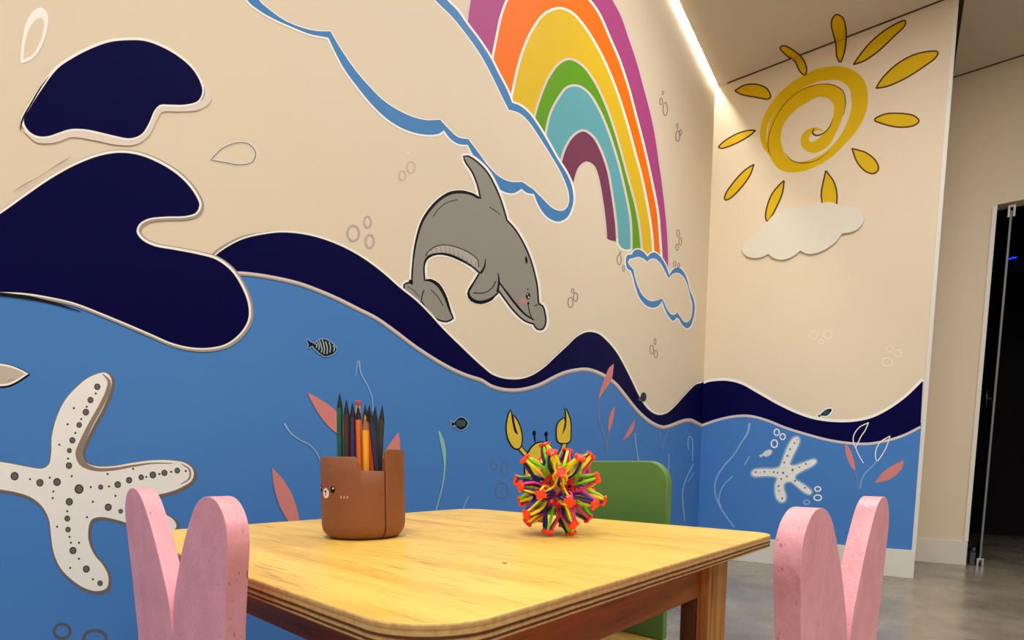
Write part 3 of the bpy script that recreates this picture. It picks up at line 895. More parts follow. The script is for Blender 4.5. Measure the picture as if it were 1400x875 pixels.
WEEDS = [
    ([(388.7, 579), (397.6, 592), (410.4, 601.6), (423, 608), (433, 619), (438.6, 632)], [2.6, 2.0, 1.6, 1.5, 1.5, 1.0], WEED, 'pale weed stroke beside the brown cup'),
    ([(486.5, 514), (488, 500), (490.4, 493), (493.6, 510), (503, 528), (508.5, 542), (510, 562)], [0.8, 1.2, 1.8, 1.6, 1.4, 1.4, 1.0], WEED, 'pale weed stroke above the pencils'),
    ([(600, 589), (604, 602), (607, 617), (608, 638), (604.5, 666), (596, 698)], [2, 5.5, 5, 2.2, 1.8, 1.4], WEEDG, 'pale green weed blade behind the table'),
    ([(641, 678), (637, 686), (633.5, 695)], 1.2, WEED, 'short pale weed stroke behind the table corner'),
    ([(868, 592), (869, 606), (871, 619), (873.5, 632)], 1.4, WEED, 'pale weed stroke over the green chair'),
    ([(901, 588), (903, 602), (904, 616)], 1.0, WEEDF, 'faint weed stroke under the wave end'),
    ([(914.4, 588), (908, 602), (905, 620)], 1.0, WEEDF, 'faint forked weed stroke under the wave end'),
    ([(914.6, 620), (914.4, 637), (913.5, 655)], 1.2, WEED, 'short weed stroke beside the green chair'),
    ([(948, 634), (938.4, 654), (933.6, 670), (933.8, 688), (936, 712)], 1.6, WEED, 'tall pale weed stroke near the corner'),
    ([(949, 646), (945, 652), (940.5, 659)], 1.0, WEED, 'side shoot of the tall weed near the corner'),
    ([(941.5, 615), (940.5, 606), (942.5, 596.5), (946, 600), (947, 615), (946.5, 630)], 1.5, WEED, 'looped pale weed stroke near the corner'),
    ([(818, 546), (818, 565), (822, 585), (829, 606)], 1.0, CORALF, 'faint stem under the coral leaves'),
    ([(832, 592), (830, 606), (829, 620)], 1.0, CORALF, 'faint upright stem under the coral leaves'),
]
for pts, w, m, lab in WEEDS:
    p = Paint('L', 48)
    p.line(pts, w, m, step=2)
    p.done('painted_seaweed', wl, lab)

# crab -----------------------------------------------------------------------
cr = bpy.data.objects.new('painted_crab', None)
COL.objects.link(cr)
cr.parent = wl
cr['label'] = 'yellow painted crab raising both claws behind the ball'
p = Paint('L', 50)
p.line([(708, 608), (716, 618), (727, 630), (735, 640)], 7, BLACK)
p.line([(773, 604), (768, 618), (757, 635)], 7, BLACK, up=False)
p.line([(708, 608), (716, 618), (727, 630), (735, 640)], 4.4, CRABY)
p.line([(773, 604), (768, 618), (757, 635)], 4.4, CRABY, up=False)
p.outline(ell(740, 641, 22, 36), 4, BLACK)
p.raw(ell(740, 641, 22, 36), CRABY)
p.done('crab_body', cr)
for pts in ([(698, 561, 1), (694.5, 572), (693, 587), (696.3, 602), (704, 612.5), (710.4, 612), (713, 604), (712.4, 591), (708, 577.5), (702, 568, 1), (704.5, 582), (708.3, 594, 1), (704.5, 592), (700.5, 578)],
            [(773.4, 559, 1), (778.8, 573), (780, 589), (777.7, 604), (764, 604), (761.4, 591), (763.6, 578.5), (771, 571.5, 1), (772, 577), (768.5, 595, 1), (773.5, 584), (774.5, 572)]):
    p = Paint('L', 54)
    s = spline(pts, step=1.5)
    p.outline(s, 3.4, BLACK)
    p.raw(s, CRABY)
    p.done('crab_claw', cr)
for a, b_ in (((731.7, 604), (730.4, 592)), ((747.5, 604), (746.7, 593.4))):
    p = Paint('L', 54)
    p.line([a, b_], 2.0, BLACK, smooth=False, up=False)
    p.raw(ell(b_[0], b_[1], 2.3, 3.4), BLACK)
    p.done('crab_eye_stalk', cr)

# ------------------------------------------------------------------ BACK WALL PAINTING
BT = [(955, 527), (960.5, 525), (968, 522.5), (977.7, 521), (993, 520.6), (1012.7, 525), (1036, 537.7), (1063, 553), (1090, 565.7), (1113.7, 573.4), (1141, 577), (1168, 576.5), (1191.4, 571.5), (1214.7, 560), (1238, 543.5), (1262, 520.5)]
BB = [(955, 580), (960, 579.5), (977.7, 573.4), (1001, 568), (1024, 567), (1047.6, 572.7), (1075, 583.5), (1106, 593), (1133, 600), (1164, 604.5), (1187.5, 605), (1211, 601), (1234, 594), (1258.5, 582)]


p = Paint('B', 0)
bb = spline(BB, False)
bt = spline(BT, False)
P3 = [p.pt((q.x, q.y - 4)) for q in bb]
XR = XE - 0.017
P3 = [v for v in P3 if 0.0006 < v.x < XR]
P3 = [Vector((0.0006, P3[0].y, P3[0].z))] + P3 + [Vector((XR, P3[-1].y, P3[-1].z)), Vector((XR, P3[0].y, ZB)), Vector((0.0006, P3[0].y, ZB))]
vs = [p.bm.verts.new(q) for q in P3]
k = p.mi(SEA)
for t in tessellate_polygon([[Vector((q.x, q.z, 0)) for q in P3]]):
    p.bm.faces.new([vs[i] for i in t]).material_index = k
p.done('painted_sea', wb, 'light blue painted sea on the short wall under the sun')
p = Paint('B', 4)
lo = lambda q: on(1, 0, q[0], q[1]).x
inr, inb = bt, bb
p.line([tuple(q) for q in inr], 5.0, OFFW, smooth=False, shift=(0, -1.6))
p.line([tuple(q) for q in inb], 5.0, PALEL, smooth=False, shift=(0, 0.8))
p.raw(inr + list(reversed(inb)), NAVY)
p.done('painted_wave', wb, 'dark blue wave band on the short wall under the sun')

# sun: spiral and rays
R3, S3 = (900, 0), 2.917
SP = [(446, 622, 3), (428, 585, 22), (418, 540, 25), (426, 490, 27), (460, 425, 32), (510, 372, 38), (570, 330, 44), (650, 297, 50), (735, 295, 58), (790, 335, 68), (803, 410, 66), (780, 490, 52), (730, 565, 34), (670, 622, 30), (610, 653, 34), (550, 666, 42), (497, 650, 58), (468, 600, 58), (462, 540, 52), (478, 480, 54), (520, 425, 58), (575, 385, 60), (640, 360, 50), (698, 370, 62), (722, 410, 50), (716, 465, 36), (692, 520, 36), (660, 565, 48), (618, 588, 44), (588, 575, 36), (586, 545, 30), (606, 523, 22), (632, 514, 12), (655, 520, 4)]
sun = bpy.data.objects.new('painted_sun', None)
COL.objects.link(sun)
sun.parent = wb
sun['label'] = 'yellow painted spiral sun with slim rays above the white cloud'
p = Paint('B', 4)
p.line(z(R3, S3, *[(a, b_) for a, b_, c in SP]), [c / S3 for a, b_, c in SP], SUNY, step=2)
p.line(z(R3, S3, (448, 622), (438, 590), (440, 550), (458, 492), (500, 420), (560, 366), (630, 339), (695, 339), (735, 362), (747, 410), (738, 460)), [0.5, 1.2, 1, .8, 1, .8, .8, 1.2, 1.4, 1.2, .5], SUND, step=2)
p.line(z(R3, S3, (505, 610), (530, 638), (570, 650), (630, 640), (680, 605)), [0.5, 1.2, 1.4, 1, .4], SUND, step=2, up=False)
p.line(z(R3, S3, (622, 512), (615, 528), (628, 540), (655, 533), (682, 508), (698, 470)), [1, 2.2, 2.4, 1.6, 1.2, .5], SUND, step=2, up=False)
p.done('sun_spiral', sun)
RAYS = [
    [(305, 362, 1), (345, 339), (400, 338), (435, 355), (448, 388), (440, 395), (390, 388), (330, 376)],
    [(485, 190), (500, 182), (545, 205), (580, 240), (592, 280), (585, 300), (565, 285), (545, 245), (510, 220)],
    [(690, 95), (698, 68), (710, 58), (735, 70), (748, 115), (748, 170), (740, 215), (725, 248), (712, 225), (708, 175)],
    [(778, 258, 1), (800, 225), (850, 165), (920, 110), (985, 82), (985, 98), (940, 145), (870, 210), (820, 243)],
    [(868, 352, 1), (895, 310), (960, 250), (1040, 212), (1115, 207), (1110, 225), (1060, 265), (980, 315), (910, 345)],
    [(862, 478), (900, 456), (960, 452), (1020, 462), (1040, 482), (1020, 500), (960, 507), (900, 495)],
    [(772, 592, 1), (830, 610), (870, 645), (878, 675), (860, 692), (830, 685), (795, 650)],
    [(668, 680, 1), (700, 725), (712, 770), (711, 815), (705, 850), (660, 850), (652, 800), (650, 770)],
    [(502, 720, 1), (495, 770), (472, 825), (448, 868), (434, 882), (428, 870), (430, 840), (450, 780), (480, 740)],
    [(382, 655, 1), (365, 700), (320, 760), (280, 795), (265, 797), (268, 775), (310, 715), (350, 675)],
    [(388, 520, 1), (370, 537), (310, 572), (250, 592), (240, 588), (255, 570), (310, 535), (360, 520)],
]
lat = lambda q: q[1] - (115 - 0.3935 * (q[0] - 997))       # > 0 below the ceiling line


def cutc(a, b_):
    t = lat(a) / (lat(a) - lat(b_))
    return Vector(a).lerp(Vector(b_), t)


SUNH = mat('ray halo', (240, 224, 180), 0.6, 0.3)
for i, r in enumerate(RAYS):
    s = spline(z(R3, S3, *r), step=2)
    low = clip(s, lambda q: lat(q) >= 0, cutc)
    high = clip(s, lambda q: lat(q) < 0, cutc)
    cross = len(high) > 2
    for plane, poly, par in (('B', low, sun), ('C', high, ceil_o)):
        if len(poly) < 3:
            continue
        p = Paint(plane, 4)
        p.raw(poly, SUNY)
        ok = lambda q: (lat(q) >= 0) == (plane == 'B') or abs(lat(q)) < 0.3
        n = len(poly)
        run = []
        for a in range(n):
            b_ = poly[(a + 1) % n]
            if cross and abs(lat(poly[a])) < 0.4 and abs(lat(b_)) < 0.4:
                continue
            p.line([tuple(poly[a]), tuple(b_)], 2.1, SUND, smooth=False, up=False)
        p.done('sun_ray', par, None if plane == 'B' else 'tip of a sun ray painted on over the ceiling')

# small starfish
R4, S4 = (1020, 570), 6.73
SS = z(R4, S4, (478, 185), (492, 215), (470, 280), (430, 360), (405, 440), (440, 448), (520, 425), (600, 395), (640, 392), (648, 412), (610, 450), (530, 490), (455, 540), (450, 570), (500, 605), (560, 645), (605, 690), (590, 712), (540, 695), (470, 640), (410, 595), (355, 610), (345, 660), (365, 720), (360, 770), (325, 785), (285, 755), (268, 690), (270, 620), (285, 560), (240, 545), (150, 545), (70, 545), (50, 520), (75, 487), (150, 478), (240, 478), (305, 462), (335, 400), (360, 330), (395, 250), (435, 195))
p = Paint('B', 6)
s = spline(SS, step=2)
p.outline(s, 4.5, mat('starfish blue halo', (140, 176, 212), 0.6, 0.3))
p.raw(s, mat('small starfish body', (242, 242, 240), 0.6, 0.3, vary=0.04, scale=30))
for x, y, r in [(472, 210, 6), (445, 240, 9), (405, 298, 9), (382, 358, 10), (352, 420, 9), (340, 515, 11), (428, 488, 11), (490, 462, 8), (550, 432, 9), (460, 470, 4), (450, 588, 10), (542, 652, 9), (375, 548, 9), (322, 570, 9), (298, 637, 10), (302, 680, 8), (332, 750, 10), (255, 508, 9), (290, 514, 8), (170, 505, 9), (88, 508, 9), (215, 500, 4), (130, 510, 4), (365, 470, 4), (310, 470, 3)]:
    q = z(R4, S4, (x, y))[0]
    p.raw(ell(q[0], q[1], r / S4, r / S4, 0, 8), DOTG, up=False)
p.done('painted_starfish', wb, 'small white speckled starfish under the dark wave of the short wall')

# fish on the back wall
R5, S5 = (1100, 550), 28
fish('B', z(R5, S5, (600, 490), (700, 370), (800, 290), (900, 255), (1010, 245), (1050, 275), (1010, 360), (930, 460), (830, 520), (720, 515)), z(R5, S5, (640, 480), (580, 490), (480, 485, 1), (520, 530), (555, 585, 1), (600, 530)), [(z(R5, S5, (720, 440), (800, 390), (900, 320)), 3.2, FISHB), (z(R5, S5, (760, 460), (850, 420), (920, 350)), 2.2, FISHB)], mat('fish deep blue', (18, 38, 66), 0.5), OFFW, wb, 'blue fish painted over the dark wave of the short wall', layer=12, rimw=3.0)
fish('B', z(R4, S4, (152, 345), (175, 318), (215, 302), (238, 310), (230, 340), (195, 362), (165, 360)), z(R4, S4, (155, 345), (118, 355, 1), (140, 372, 1)), [], mat('white fish', (228, 228, 224), 0.6), MATS['starfish blue halo'], wb, 'small white fish painted beside the small starfish', layer=12, rimw=1.4)

bubbles('B', [(1061.9, 591, 3.5, 4.4, 1.6, OFFW), (1070, 597, 3.5, 4, 1.6, OFFW), (1058.7, 606.6, 4.2, 5.2, 1.8, OFFW)], 6, wb, 'white bubble above the small starfish')
bubbles('B', [(1118, 668.6, 4, 3.2, 1.8, OFFW), (1118, 680.4, 5.2, 3.8, 1.8, OFFW), (1103, 686.5, 4, 3, 1.8, WEED)], 6, wb, 'white bubble below the small starfish')
CRW = mat('cream bubble line', (246, 232, 204), 0.6, 0.3)
bubbles('B', [(1216, 476.7, 4.6, 4.6, 1.4, CRW), (1227.5, 483, 5, 5, 1.4, CRW), (1213, 495, 7.5, 5.5, 1.6, CRW)], 6, wb, 'pale bubble near the free edge of the short wall')
bubbles('B', [(1131.5, 457, 5.5, 5.5, 1.4, CRW), (1112, 457.5, 5.5, 5.5, 1.0, CRW), (1122.5, 467, 3, 3, 1.2, CRW)], 6, wb, 'pale bubble below the white cloud')
for pts, lab in (([(1154.5, 604.5, 1), (1162, 614), (1168, 632), (1170, 646, 1), (1164, 638), (1157.5, 624)], 'slim coral leaf on the short wall'),
                 ([(1236, 629, 1), (1232, 642), (1217, 655), (1196, 660.5, 1), (1206, 647), (1221, 636)], 'broad coral leaf on the short wall')):
    p = Paint('B', 12)
    p.fill(pts, CORAL, 2)
    p.done('painted_leaf', wb, lab)
for pts, w, m, lab in [
    ([(1187.5, 577.7, 1), (1174, 585), (1166.5, 598), (1169.5, 611), (1177, 597), (1183, 588), (1187.5, 577.7, 1)], 1.3, OFFW, 'white outlined leaf over the dark wave of the short wall'),
    ([(1169.5, 611), (1174, 622), (1180.5, 633)], 1.2, OFFW, 'stem of the white outlined leaf'),
    ([(1217, 596, 1), (1203, 605), (1197, 619), (1199, 630), (1210, 615), (1214, 605), (1217, 596, 1)], 1.3, OFFW, 'white outlined leaf beside the broad coral leaf'),
    ([(1199, 630), (1191, 639), (1183, 647), (1178, 656), (1176, 668)], 1.3, WEED, 'pale stem under the white outlined leaf'),
    ([(1168, 640), (1172, 655), (1173, 670)], 1.0, CORALF, 'faint coral stem on the short wall'),
    ([(1025, 578.5), (1022, 592), (1013, 606), (1003, 622), (989, 638), (979, 655), (977.5, 672), (984, 692), (993, 706), (1004, 721)], [3, 2.4, 1.6, 1.6, 1.8, 1.8, 1.8, 1.8, 1.8, 1.6], WEED, 'long pale weed stroke near the corner of the short wall'),
    ([(1002, 651), (992, 660), (985, 672), (983, 684), (986, 694)], 1.5, WEED, 'side shoot of the long pale weed stroke'),
    ([(1025, 624), (1021, 630), (1017.5, 636)], 1.5, WEED, 'short pale weed stroke beside the small starfish'),
]:
    p = Paint('B', 12)
    p.line(pts, w, m, step=2)
    p.done('painted_seaweed', wb, lab)

# the raised white cloud
CW = [(1015, 343), (1016, 335), (1025, 328), (1036, 318), (1045, 308.6), (1054, 297), (1068, 286), (1083, 281.5), (1100, 283), (1117, 279), (1133, 276), (1144, 279), (1148, 283, 1), (1160, 281), (1173, 285), (1181, 295), (1179, 306), (1168.6, 315.5), (1151, 319.5, 1), (1144, 329), (1130, 340), (1114, 346.5), (1102, 346.5), (1094, 342.5, 1), (1086, 349), (1076, 354), (1066, 355), (1056, 352), (1050.5, 347, 1), (1039.6, 352), (1028, 352.5), (1019, 349)]
bm = bmesh.new()
s = spline(CW, step=2.5)
a = [bm.verts.new(on(1, -0.014, q.x, q.y)) for q in s]
b_ = [bm.verts.new((v.co.x, -0.0006, v.co.z)) for v in a]
bm.faces.new(a)
bm.faces.new(list(reversed(b_)))
for i in range(len(a)):
    j = (i + 1) % len(a)
    bm.faces.new((a[j], a[i], b_[i], b_[j]))
cl = obj('cloud_panel', bm, mat('cloud panel paint', (226, 220, 206), 0.5, 0.4), bevel=0.0015)
tag(cl, 'raised white cloud cut-out mounted on the short wall under the sun', 'wall decoration')

# ------------------------------------------------------------------ TABLE
SC = 0.9                       # furniture frame, measured from the photo
TC = Vector((0.5955, -3.110, 0))
TA = -0.1119
EX = Vector((math.cos(TA), math.sin(TA), 0))
EY = Vector((-math.sin(TA), math.cos(TA), 0))
ZT = 0.51
TH = 0.0165
HALF = 0.3102
tb = thing('wooden_table', 'square varnished plywood table in the middle holding the pencil cup and the ball', 'table', (TC.x, TC.y, 0), TA)


def rounded(hx, hy, r, n=8):
    """r: one radius or four, for the corners ++, -+, --, +-"""
    rs = r if isinstance(r, tuple) else (r, r, r, r)
    o = []
    for (sx, sy, a0), q in zip(((1, 1, 0), (-1, 1, 90), (-1, -1, 180), (1, -1, 270)), rs):
        for k in range(n + 1):
            a = math.radians(a0 + 90 * k / n)
            o.append((sx * (hx - q) + q * math.cos(a), sy * (hy - q) + q * math.sin(a)))
    return o


bm = bmesh.new()
prism(bm, rounded(HALF, HALF, (0.030, 0.045, 0.066, 0.056), 14), lambda u, v, t: (u, v, t), ZT - TH, ZT, 0, 1)
top = obj('tabletop', bm, [PLYTOP, PLYEDGE], tb, bevel=0.0015, auto=30)
# knot marks in the board face
pk = on(2, ZT, 690, 770)
loc = Vector(((pk - TC).dot(EX), (pk - TC).dot(EY), ZT + 0.0002))
bm = bmesh.new()
vs = [bm.verts.new(loc + Vector((0.0028 * math.cos(t), 0.0022 * math.sin(t), 0))) for t in (2 * math.pi * k / 12 for k in range(12))]
bm.faces.new(vs)
obj('wood_knot', bm, mat('knot dark', (60, 50, 22), 0.7), tb)
ZA = ZT - TH
ap0 = ZA - 0.070
A1 = 0.2215
for sx, sy, rot in ((0, -1, 0), (0, 1, 0), (-1, 0, 90), (1, 0, 90)):
    bm = bmesh.new()
    L = 0.214 if rot == 0 else 0.2205
    box(bm, -L, L, -0.009, 0.009, ap0, ZA)
    o = obj('apron', bm, APR, tb, bevel=0.0015)
    off = (0.232 if rot else A1)
    o.location = (sx * off, sy * off, 0)
    o.rotation_euler = (0, 0, math.radians(rot))
for sx in (-1, 1):
    for sy in (-1, 1):
        # outer post of pale pine with a darker batten on its inner side
        bm = bmesh.new()
        x0, x1 = sorted((sx * 0.237, sx * 0.255))
        y0, y1 = sorted((sy * 0.2205, sy * 0.284))
        box(bm, x0, x1, y0, y1, 0, ZA)
        lg = obj('leg', bm, PINE, tb, bevel=0.002)
        bm = bmesh.new()
        x0, x1 = sorted((sx * 0.214, sx * 0.2368))
        box(bm, x0, x1, y0, y1, 0, ap0 - 0.0005 if sy > 0 else ap0 - 0.0005)
        bt_ = obj('leg_batten', bm, PINED, lg, bevel=0.002)
        bt_['label'] = 'darker inner board of the table leg'

# ------------------------------------------------------------------ PINK RABBIT CHAIRS
ER = [(0, .4465), (.008, .478), (.022, .504), (.039, .530), (.058, .553), (.075, .569), (.09, .576), (.104, .578), (.118, .576), (.13, .569), (.137, .559), (.139, .546), (.134, .520), (.128, .491), (.122, .455), (.116, .42)]
ER = [(u * SC, 0.6 - (0.6 - (v - 0.003)) * SC) for u, v in ER]


def bunny_outline():
    right = spline(ER, False, 0.0016)
    right = [(q.x, q.y) for q in right]
    head = [(.108, .405), (.112, .375), (.124, .345), (.132, .31), (.134, .27), (.134, .20), (.134, .0), (.094, .0), (.088, .10), (.074, .155), (.045, .185), (0, .195)]
    hs = [tuple(q) for q in spline([head[0], head[1], head[2], head[3], head[4], head[5]], False, 0.004)]
    r = right + hs[1:] + head[6:]
    left = [(-u, v) for u, v in reversed(r[1:-1])]
    return r + left


OUT = bunny_outline()


def bunny_chair(label, loc, rotz):
    """local +y points from the back board towards the table"""
    t = thing('rabbit_chair', label, 'chair', loc, rotz, 'pink rabbit eared chairs around the table')
    bm = bmesh.new()
    prism(bm, OUT, lambda u, v, k: (u, k, v), 0.0, 0.0144)
    obj('backrest', bm, PINK, t, bevel=0.0025, seg=3, auto=30)
    bm = bmesh.new()
    prism(bm, rounded(0.130, 0.125, 0.03), lambda u, v, k: (u, v + 0.150, k), 0.262, 0.280)
    obj('seat', bm, PINK, t, bevel=0.002)
    for sx in (-1, 1):
        bm = bmesh.new()
        x0, x1 = sorted((sx * 0.122, sx * 0.100))
        box(bm, x0, x1, 0.215, 0.255, 0.0, 0.262)
        obj('leg', bm, PINK, t, bevel=0.002)
        bm = bmesh.new()
        box(bm, x0, x1, 0.0166, 0.2148, 0.222, 0.2615)
        obj('seat_rail', bm, PINK, t, bevel=0.002)
    return t


# first chair: along the table side nearest the starfish wall
l1 = TC + EX * (0.030 * SC) + EY * (-0.387 * SC)
bunny_chair('pink rabbit-eared chair in front of the large starfish', (l1.x, l1.y, 0), TA + 0.004)
q = CAM + (Vector((1.0462, -3.155, 0)) - CAM) * SC
bunny_chair('pink rabbit-eared chair on the doorway side of the table', (q.x, q.y, 0), math.radians(90) - 0.150)

# ------------------------------------------------------------------ GREEN CHAIR
gl = TC + EX * (-0.045 * SC) + EY * (0.45 * SC)
gc = thing('green_chair', 'green backed chair with a pale pine seat behind the ball', 'chair', (gl.x, gl.y, 0), TA)
GW = 0.140
bm = bmesh.new()
ro = []
for k in range(9):
    a = math.radians(90 * k / 8)
    ro.append((GW - 0.042 + 0.042 * math.cos(a), 0.6125 - 0.042 + 0.042 * math.sin(a)))
half = [(GW, 0.285)] + ro
outl = half + [(-u, v) for u, v in reversed(half)]
prism(bm, outl, lambda u, v, k: (u, k, v), 0.0, 0.018)
obj('backrest', bm, GREEN, gc, bevel=0.0025, auto=30)
bm = bmesh.new()
prism(bm, rounded(GW + 0.004, 0.135, 0.02), lambda u, v, k: (u, v - 0.118, k), 0.262, 0.2845)
obj('seat', bm, SEATW, gc, bevel=0.002)
for sx in (-1, 1):
    for y0, y1 in ((-0.235, -0.2), (-0.02, 0.015)):
        bm = bmesh.new()
        x0, x1 = sorted((sx * (GW - 0.004), sx * (GW - 0.038)))
        box(bm, x0, x1, y0, y1, 0, 0.2615)
        obj('leg', bm, GREEN, gc, bevel=0.002)

# ------------------------------------------------------------------ PENCIL CUP
cb = on(2, ZT, 497.5, 733)
toc = (CAM - cb)
toc.z = 0
VA = math.atan2(toc.y, toc.x)
CR = 0.0503
cup = thing('pencil_cup', 'brown rounded pencil cup with a little bear face on the table', 'pencil cup', (cb.x, cb.y, ZT), VA + math.pi / 2)
# in the cup's frame the camera looks along +y: angle a = 0 faces it, a > 0 goes to the right


def cyl(a, r, zz):
    return Vector((r * math.sin(a), -r * math.cos(a), zz))


HC = 0.1000


def rim_h(a):
    d = math.degrees(a)
    d = (d + 180) % 360 - 180
    lo_, hi_ = HC - 0.0165, HC
    if -9 <= d <= -1:
        t = (d + 9) / 8
        t = t * t * (3 - 2 * t)
        return hi_ + (lo_ - hi_) * t
    if -1 < d < 100:
        return lo_
    if 100 <= d <= 115:
        return lo_ + (hi_ - lo_) * (d - 100) / 15
    return hi_


bm = bmesh.new()
N = 180
prof_o = [(0.0, 0.0), (0.034, 0.0), (0.0405, 0.0012), (0.0460, 0.0050), (0.0492, 0.0105), (CR, 0.018)]
rings = []
cen = bm.verts.new((0, 0, 0))
for r_, z_ in prof_o[1:]:
    rings.append([bm.verts.new(cyl(2 * math.pi * k / N, r_, z_)) for k in range(N)])
for fz, rr in ((0.35, CR), (0.7, CR), (0.985, CR), (1.0, CR - 0.0012)):
    rings.append([bm.verts.new(cyl(2 * math.pi * k / N, rr, 0.018 + (rim_h(2 * math.pi * k / N) - 0.018) * fz)) for k in range(N)])
for fz, rr in ((1.0, CR - 0.0022), (0.98, CR - 0.0034), (0.5, CR - 0.0034), (-0.14, CR - 0.0034)):
    rings.append([bm.verts.new(cyl(2 * math.pi * k / N, rr, 0.018 + (rim_h(2 * math.pi * k / N) - 0.018) * fz)) for k in range(N)])
for k in range(N):
    bm.faces.new((cen, rings[0][(k + 1) % N], rings[0][k]))
for a_, b_ in zip(rings[:-1], rings[1:]):
    for k in range(N):
        f = bm.faces.new((a_[k], a_[(k + 1) % N], b_[(k + 1) % N], b_[k]))
bm.faces.new(rings[-1])
obj('cup_body', bm, BROWN, cup, smooth=True)
# higher side panel wrapped around the right of the cup
bm = bmesh.new()
a0, a1 = math.radians(31), math.radians(128)
M = 60
HF = HC + 0.0098
prof = [(0.0440, 0.0026), (0.0478, 0.0062), (0.0506, 0.0115), (CR + 0.0016, 0.019), (CR + 0.0016, 0.05), (CR + 0.0016, 0.08), (CR + 0.0012, 'T'), (CR - 0.0008, 'T2'), (CR - 0.0030, 'T')]
cols = []
for k in range(M + 1):
    t = k / M
    a = a0 + (a1 - a0) * t
    e = min(t * (a1 - a0) * CR, (1 - t) * (a1 - a0) * CR)
    top_ = HF - (0.0038 * (1 - min(1, e / 0.006)) ** 2)
    c = []
    for r_, z_ in prof:
        zz = top_ - 0.0006 if z_ == 'T' else (top_ if z_ == 'T2' else z_)
        if e < 0.001 and r_ > CR:
            r_ = CR + 0.0008
        c.append(bm.verts.new(cyl(a, r_, zz)))
    for r_, z_ in ((CR - 0.0030, 0.084), (CR + 0.0001, 0.080), (CR + 0.0001, 0.019)):
        c.append(bm.verts.new(cyl(a, r_, z_)))
    cols.append(c)
n = len(cols[0])
for c0, c1 in zip(cols[:-1], cols[1:]):
    for i in range(n):
        j = (i + 1) % n
        bm.faces.new((c0[i], c1[i], c1[j], c0[j]))
bm.faces.new(cols[0])
bm.faces.new(list(reversed(cols[-1])))
obj('side_panel', bm, BROWN, cup, auto=40)
bm = bmesh.new()
tube(bm, [cyl(a0 - 0.012, 0.0445, 0.0032), cyl(a0 - 0.012, 0.0478, 0.0058), cyl(a0 - 0.012, CR + 0.0001, 0.014), cyl(a0 - 0.012, CR + 0.0002, 0.05), cyl(a0 - 0.012, CR + 0.0002, HC - 0.0165)], 0.0005, 6)
obj('seam', bm, BROWND, cup)


def patch(name, a, zc, rx, rz, r, m, rot=0, n=18):
    bm = bmesh.new()
    c, s_ = math.cos(rot), math.sin(rot)
    cv = bm.verts.new(cyl(a, r, zc))
    vs = []
    for k in range(n):
        t = 2 * math.pi * k / n
        du, dv = rx * math.cos(t), rz * math.sin(t)
        vs.append(bm.verts.new(cyl(a + (du * c - dv * s_) / CR, r, zc + du * s_ + dv * c)))
    for k in range(n):
        bm.faces.new((cv, vs[k], vs[(k + 1) % n]))
    return obj(name, bm, m, cup)


FZ = 0.0565
patch('muzzle', math.radians(-58), FZ, 0.0068, 0.0062, CR + 0.0003, mat('muzzle cream', (236, 226, 212), 0.6))
patch('nose', math.radians(-58), FZ + 0.0022, 0.0021, 0.0014, CR + 0.0006, BLACK)
patch('mouth', math.radians(-58), FZ - 0.0010, 0.0006, 0.0026, CR + 0.0006, BLACK)
for a in (-43, -76):
    e_ = patch('eye', math.radians(a), FZ + 0.0048, 0.0036, 0.0040, CR + 0.0004, BLACK)
    patch('eye_glint', math.radians(a + 1.2), FZ + 0.0062, 0.0012, 0.0012, CR + 0.0007, OFFW)
for i, a in enumerate((-29.5, -25, -20.5)):
    patch('cheek_mark', math.radians(a), FZ - 0.004, 0.0007, 0.0019, CR + 0.0004, mat('cheek mark', (226, 176, 160), 0.6), rot=-0.15)

# pencils: tip pixel, a second pixel lower on the axis, depth towards the camera, colours
fwd = Vector((toc.x, toc.y, 0)).normalized()


def cupplane(px, d):
    o_ = cb + fwd * d
    dd = FW * F + RT * (px[0] - PX) + UP * (PY - px[1])
    t = (o_ - CAM).dot(fwd) / dd.dot(fwd)
    return CAM + dd * t


WOODT = mat('pencil wood tip', (150, 104, 70), 0.6)
DKT = mat('black wood tip', (24, 20, 20), 0.5)
PEN = [
    # tip, foot pixel, depth, barrel, tip material, length, label
    ((464.4, 537), (465.5, 690), 0.006, (22, 92, 72), DKT, 'dark green pencil, the tallest, at the bear face side of the cup'),
    ((473.5, 546), (474.5, 690), 0.012, (74, 48, 42), DKT, 'dark brown pencil standing next to the dark green one'),
    ((482, 549.5), (482.5, 690), 0.010, (66, 52, 92), DKT, 'dusky purple pencil between the brown and the orange ones'),
    ((489.5, 553), (493.5, 690), 0.014, (238, 116, 44), DKT, 'orange pencil with a dark tip behind the yellow one'),
    ((499, 567), (501.5, 690), 0.030, (246, 172, 34), WOODT, 'short yellow pencil at the notch in the cup rim'),
    ((500, 556), (514, 690), 0.018, (224, 84, 36), DKT, 'red orange pencil leaning beside the yellow one'),
    ((505.5, 557), (521, 690), 0.022, (44, 48, 78), DKT, 'navy pencil leaning behind the cup notch'),
    ((499.5, 553), (498, 690), -0.012, (40, 34, 36), DKT, 'black pencil far back in the middle of the cup'),
    ((505, 553.5), (504, 690), -0.022, (30, 28, 32), DKT, 'black pencil at the very back of the cup'),
    ((513, 555), (512, 690), -0.010, (32, 62, 58), DKT, 'dark teal pencil behind the navy one'),
    ((522.7, 554.5), (515.5, 690), 0.004, (58, 58, 48), DKT, 'dark olive pencil leaning to the higher side panel'),
]


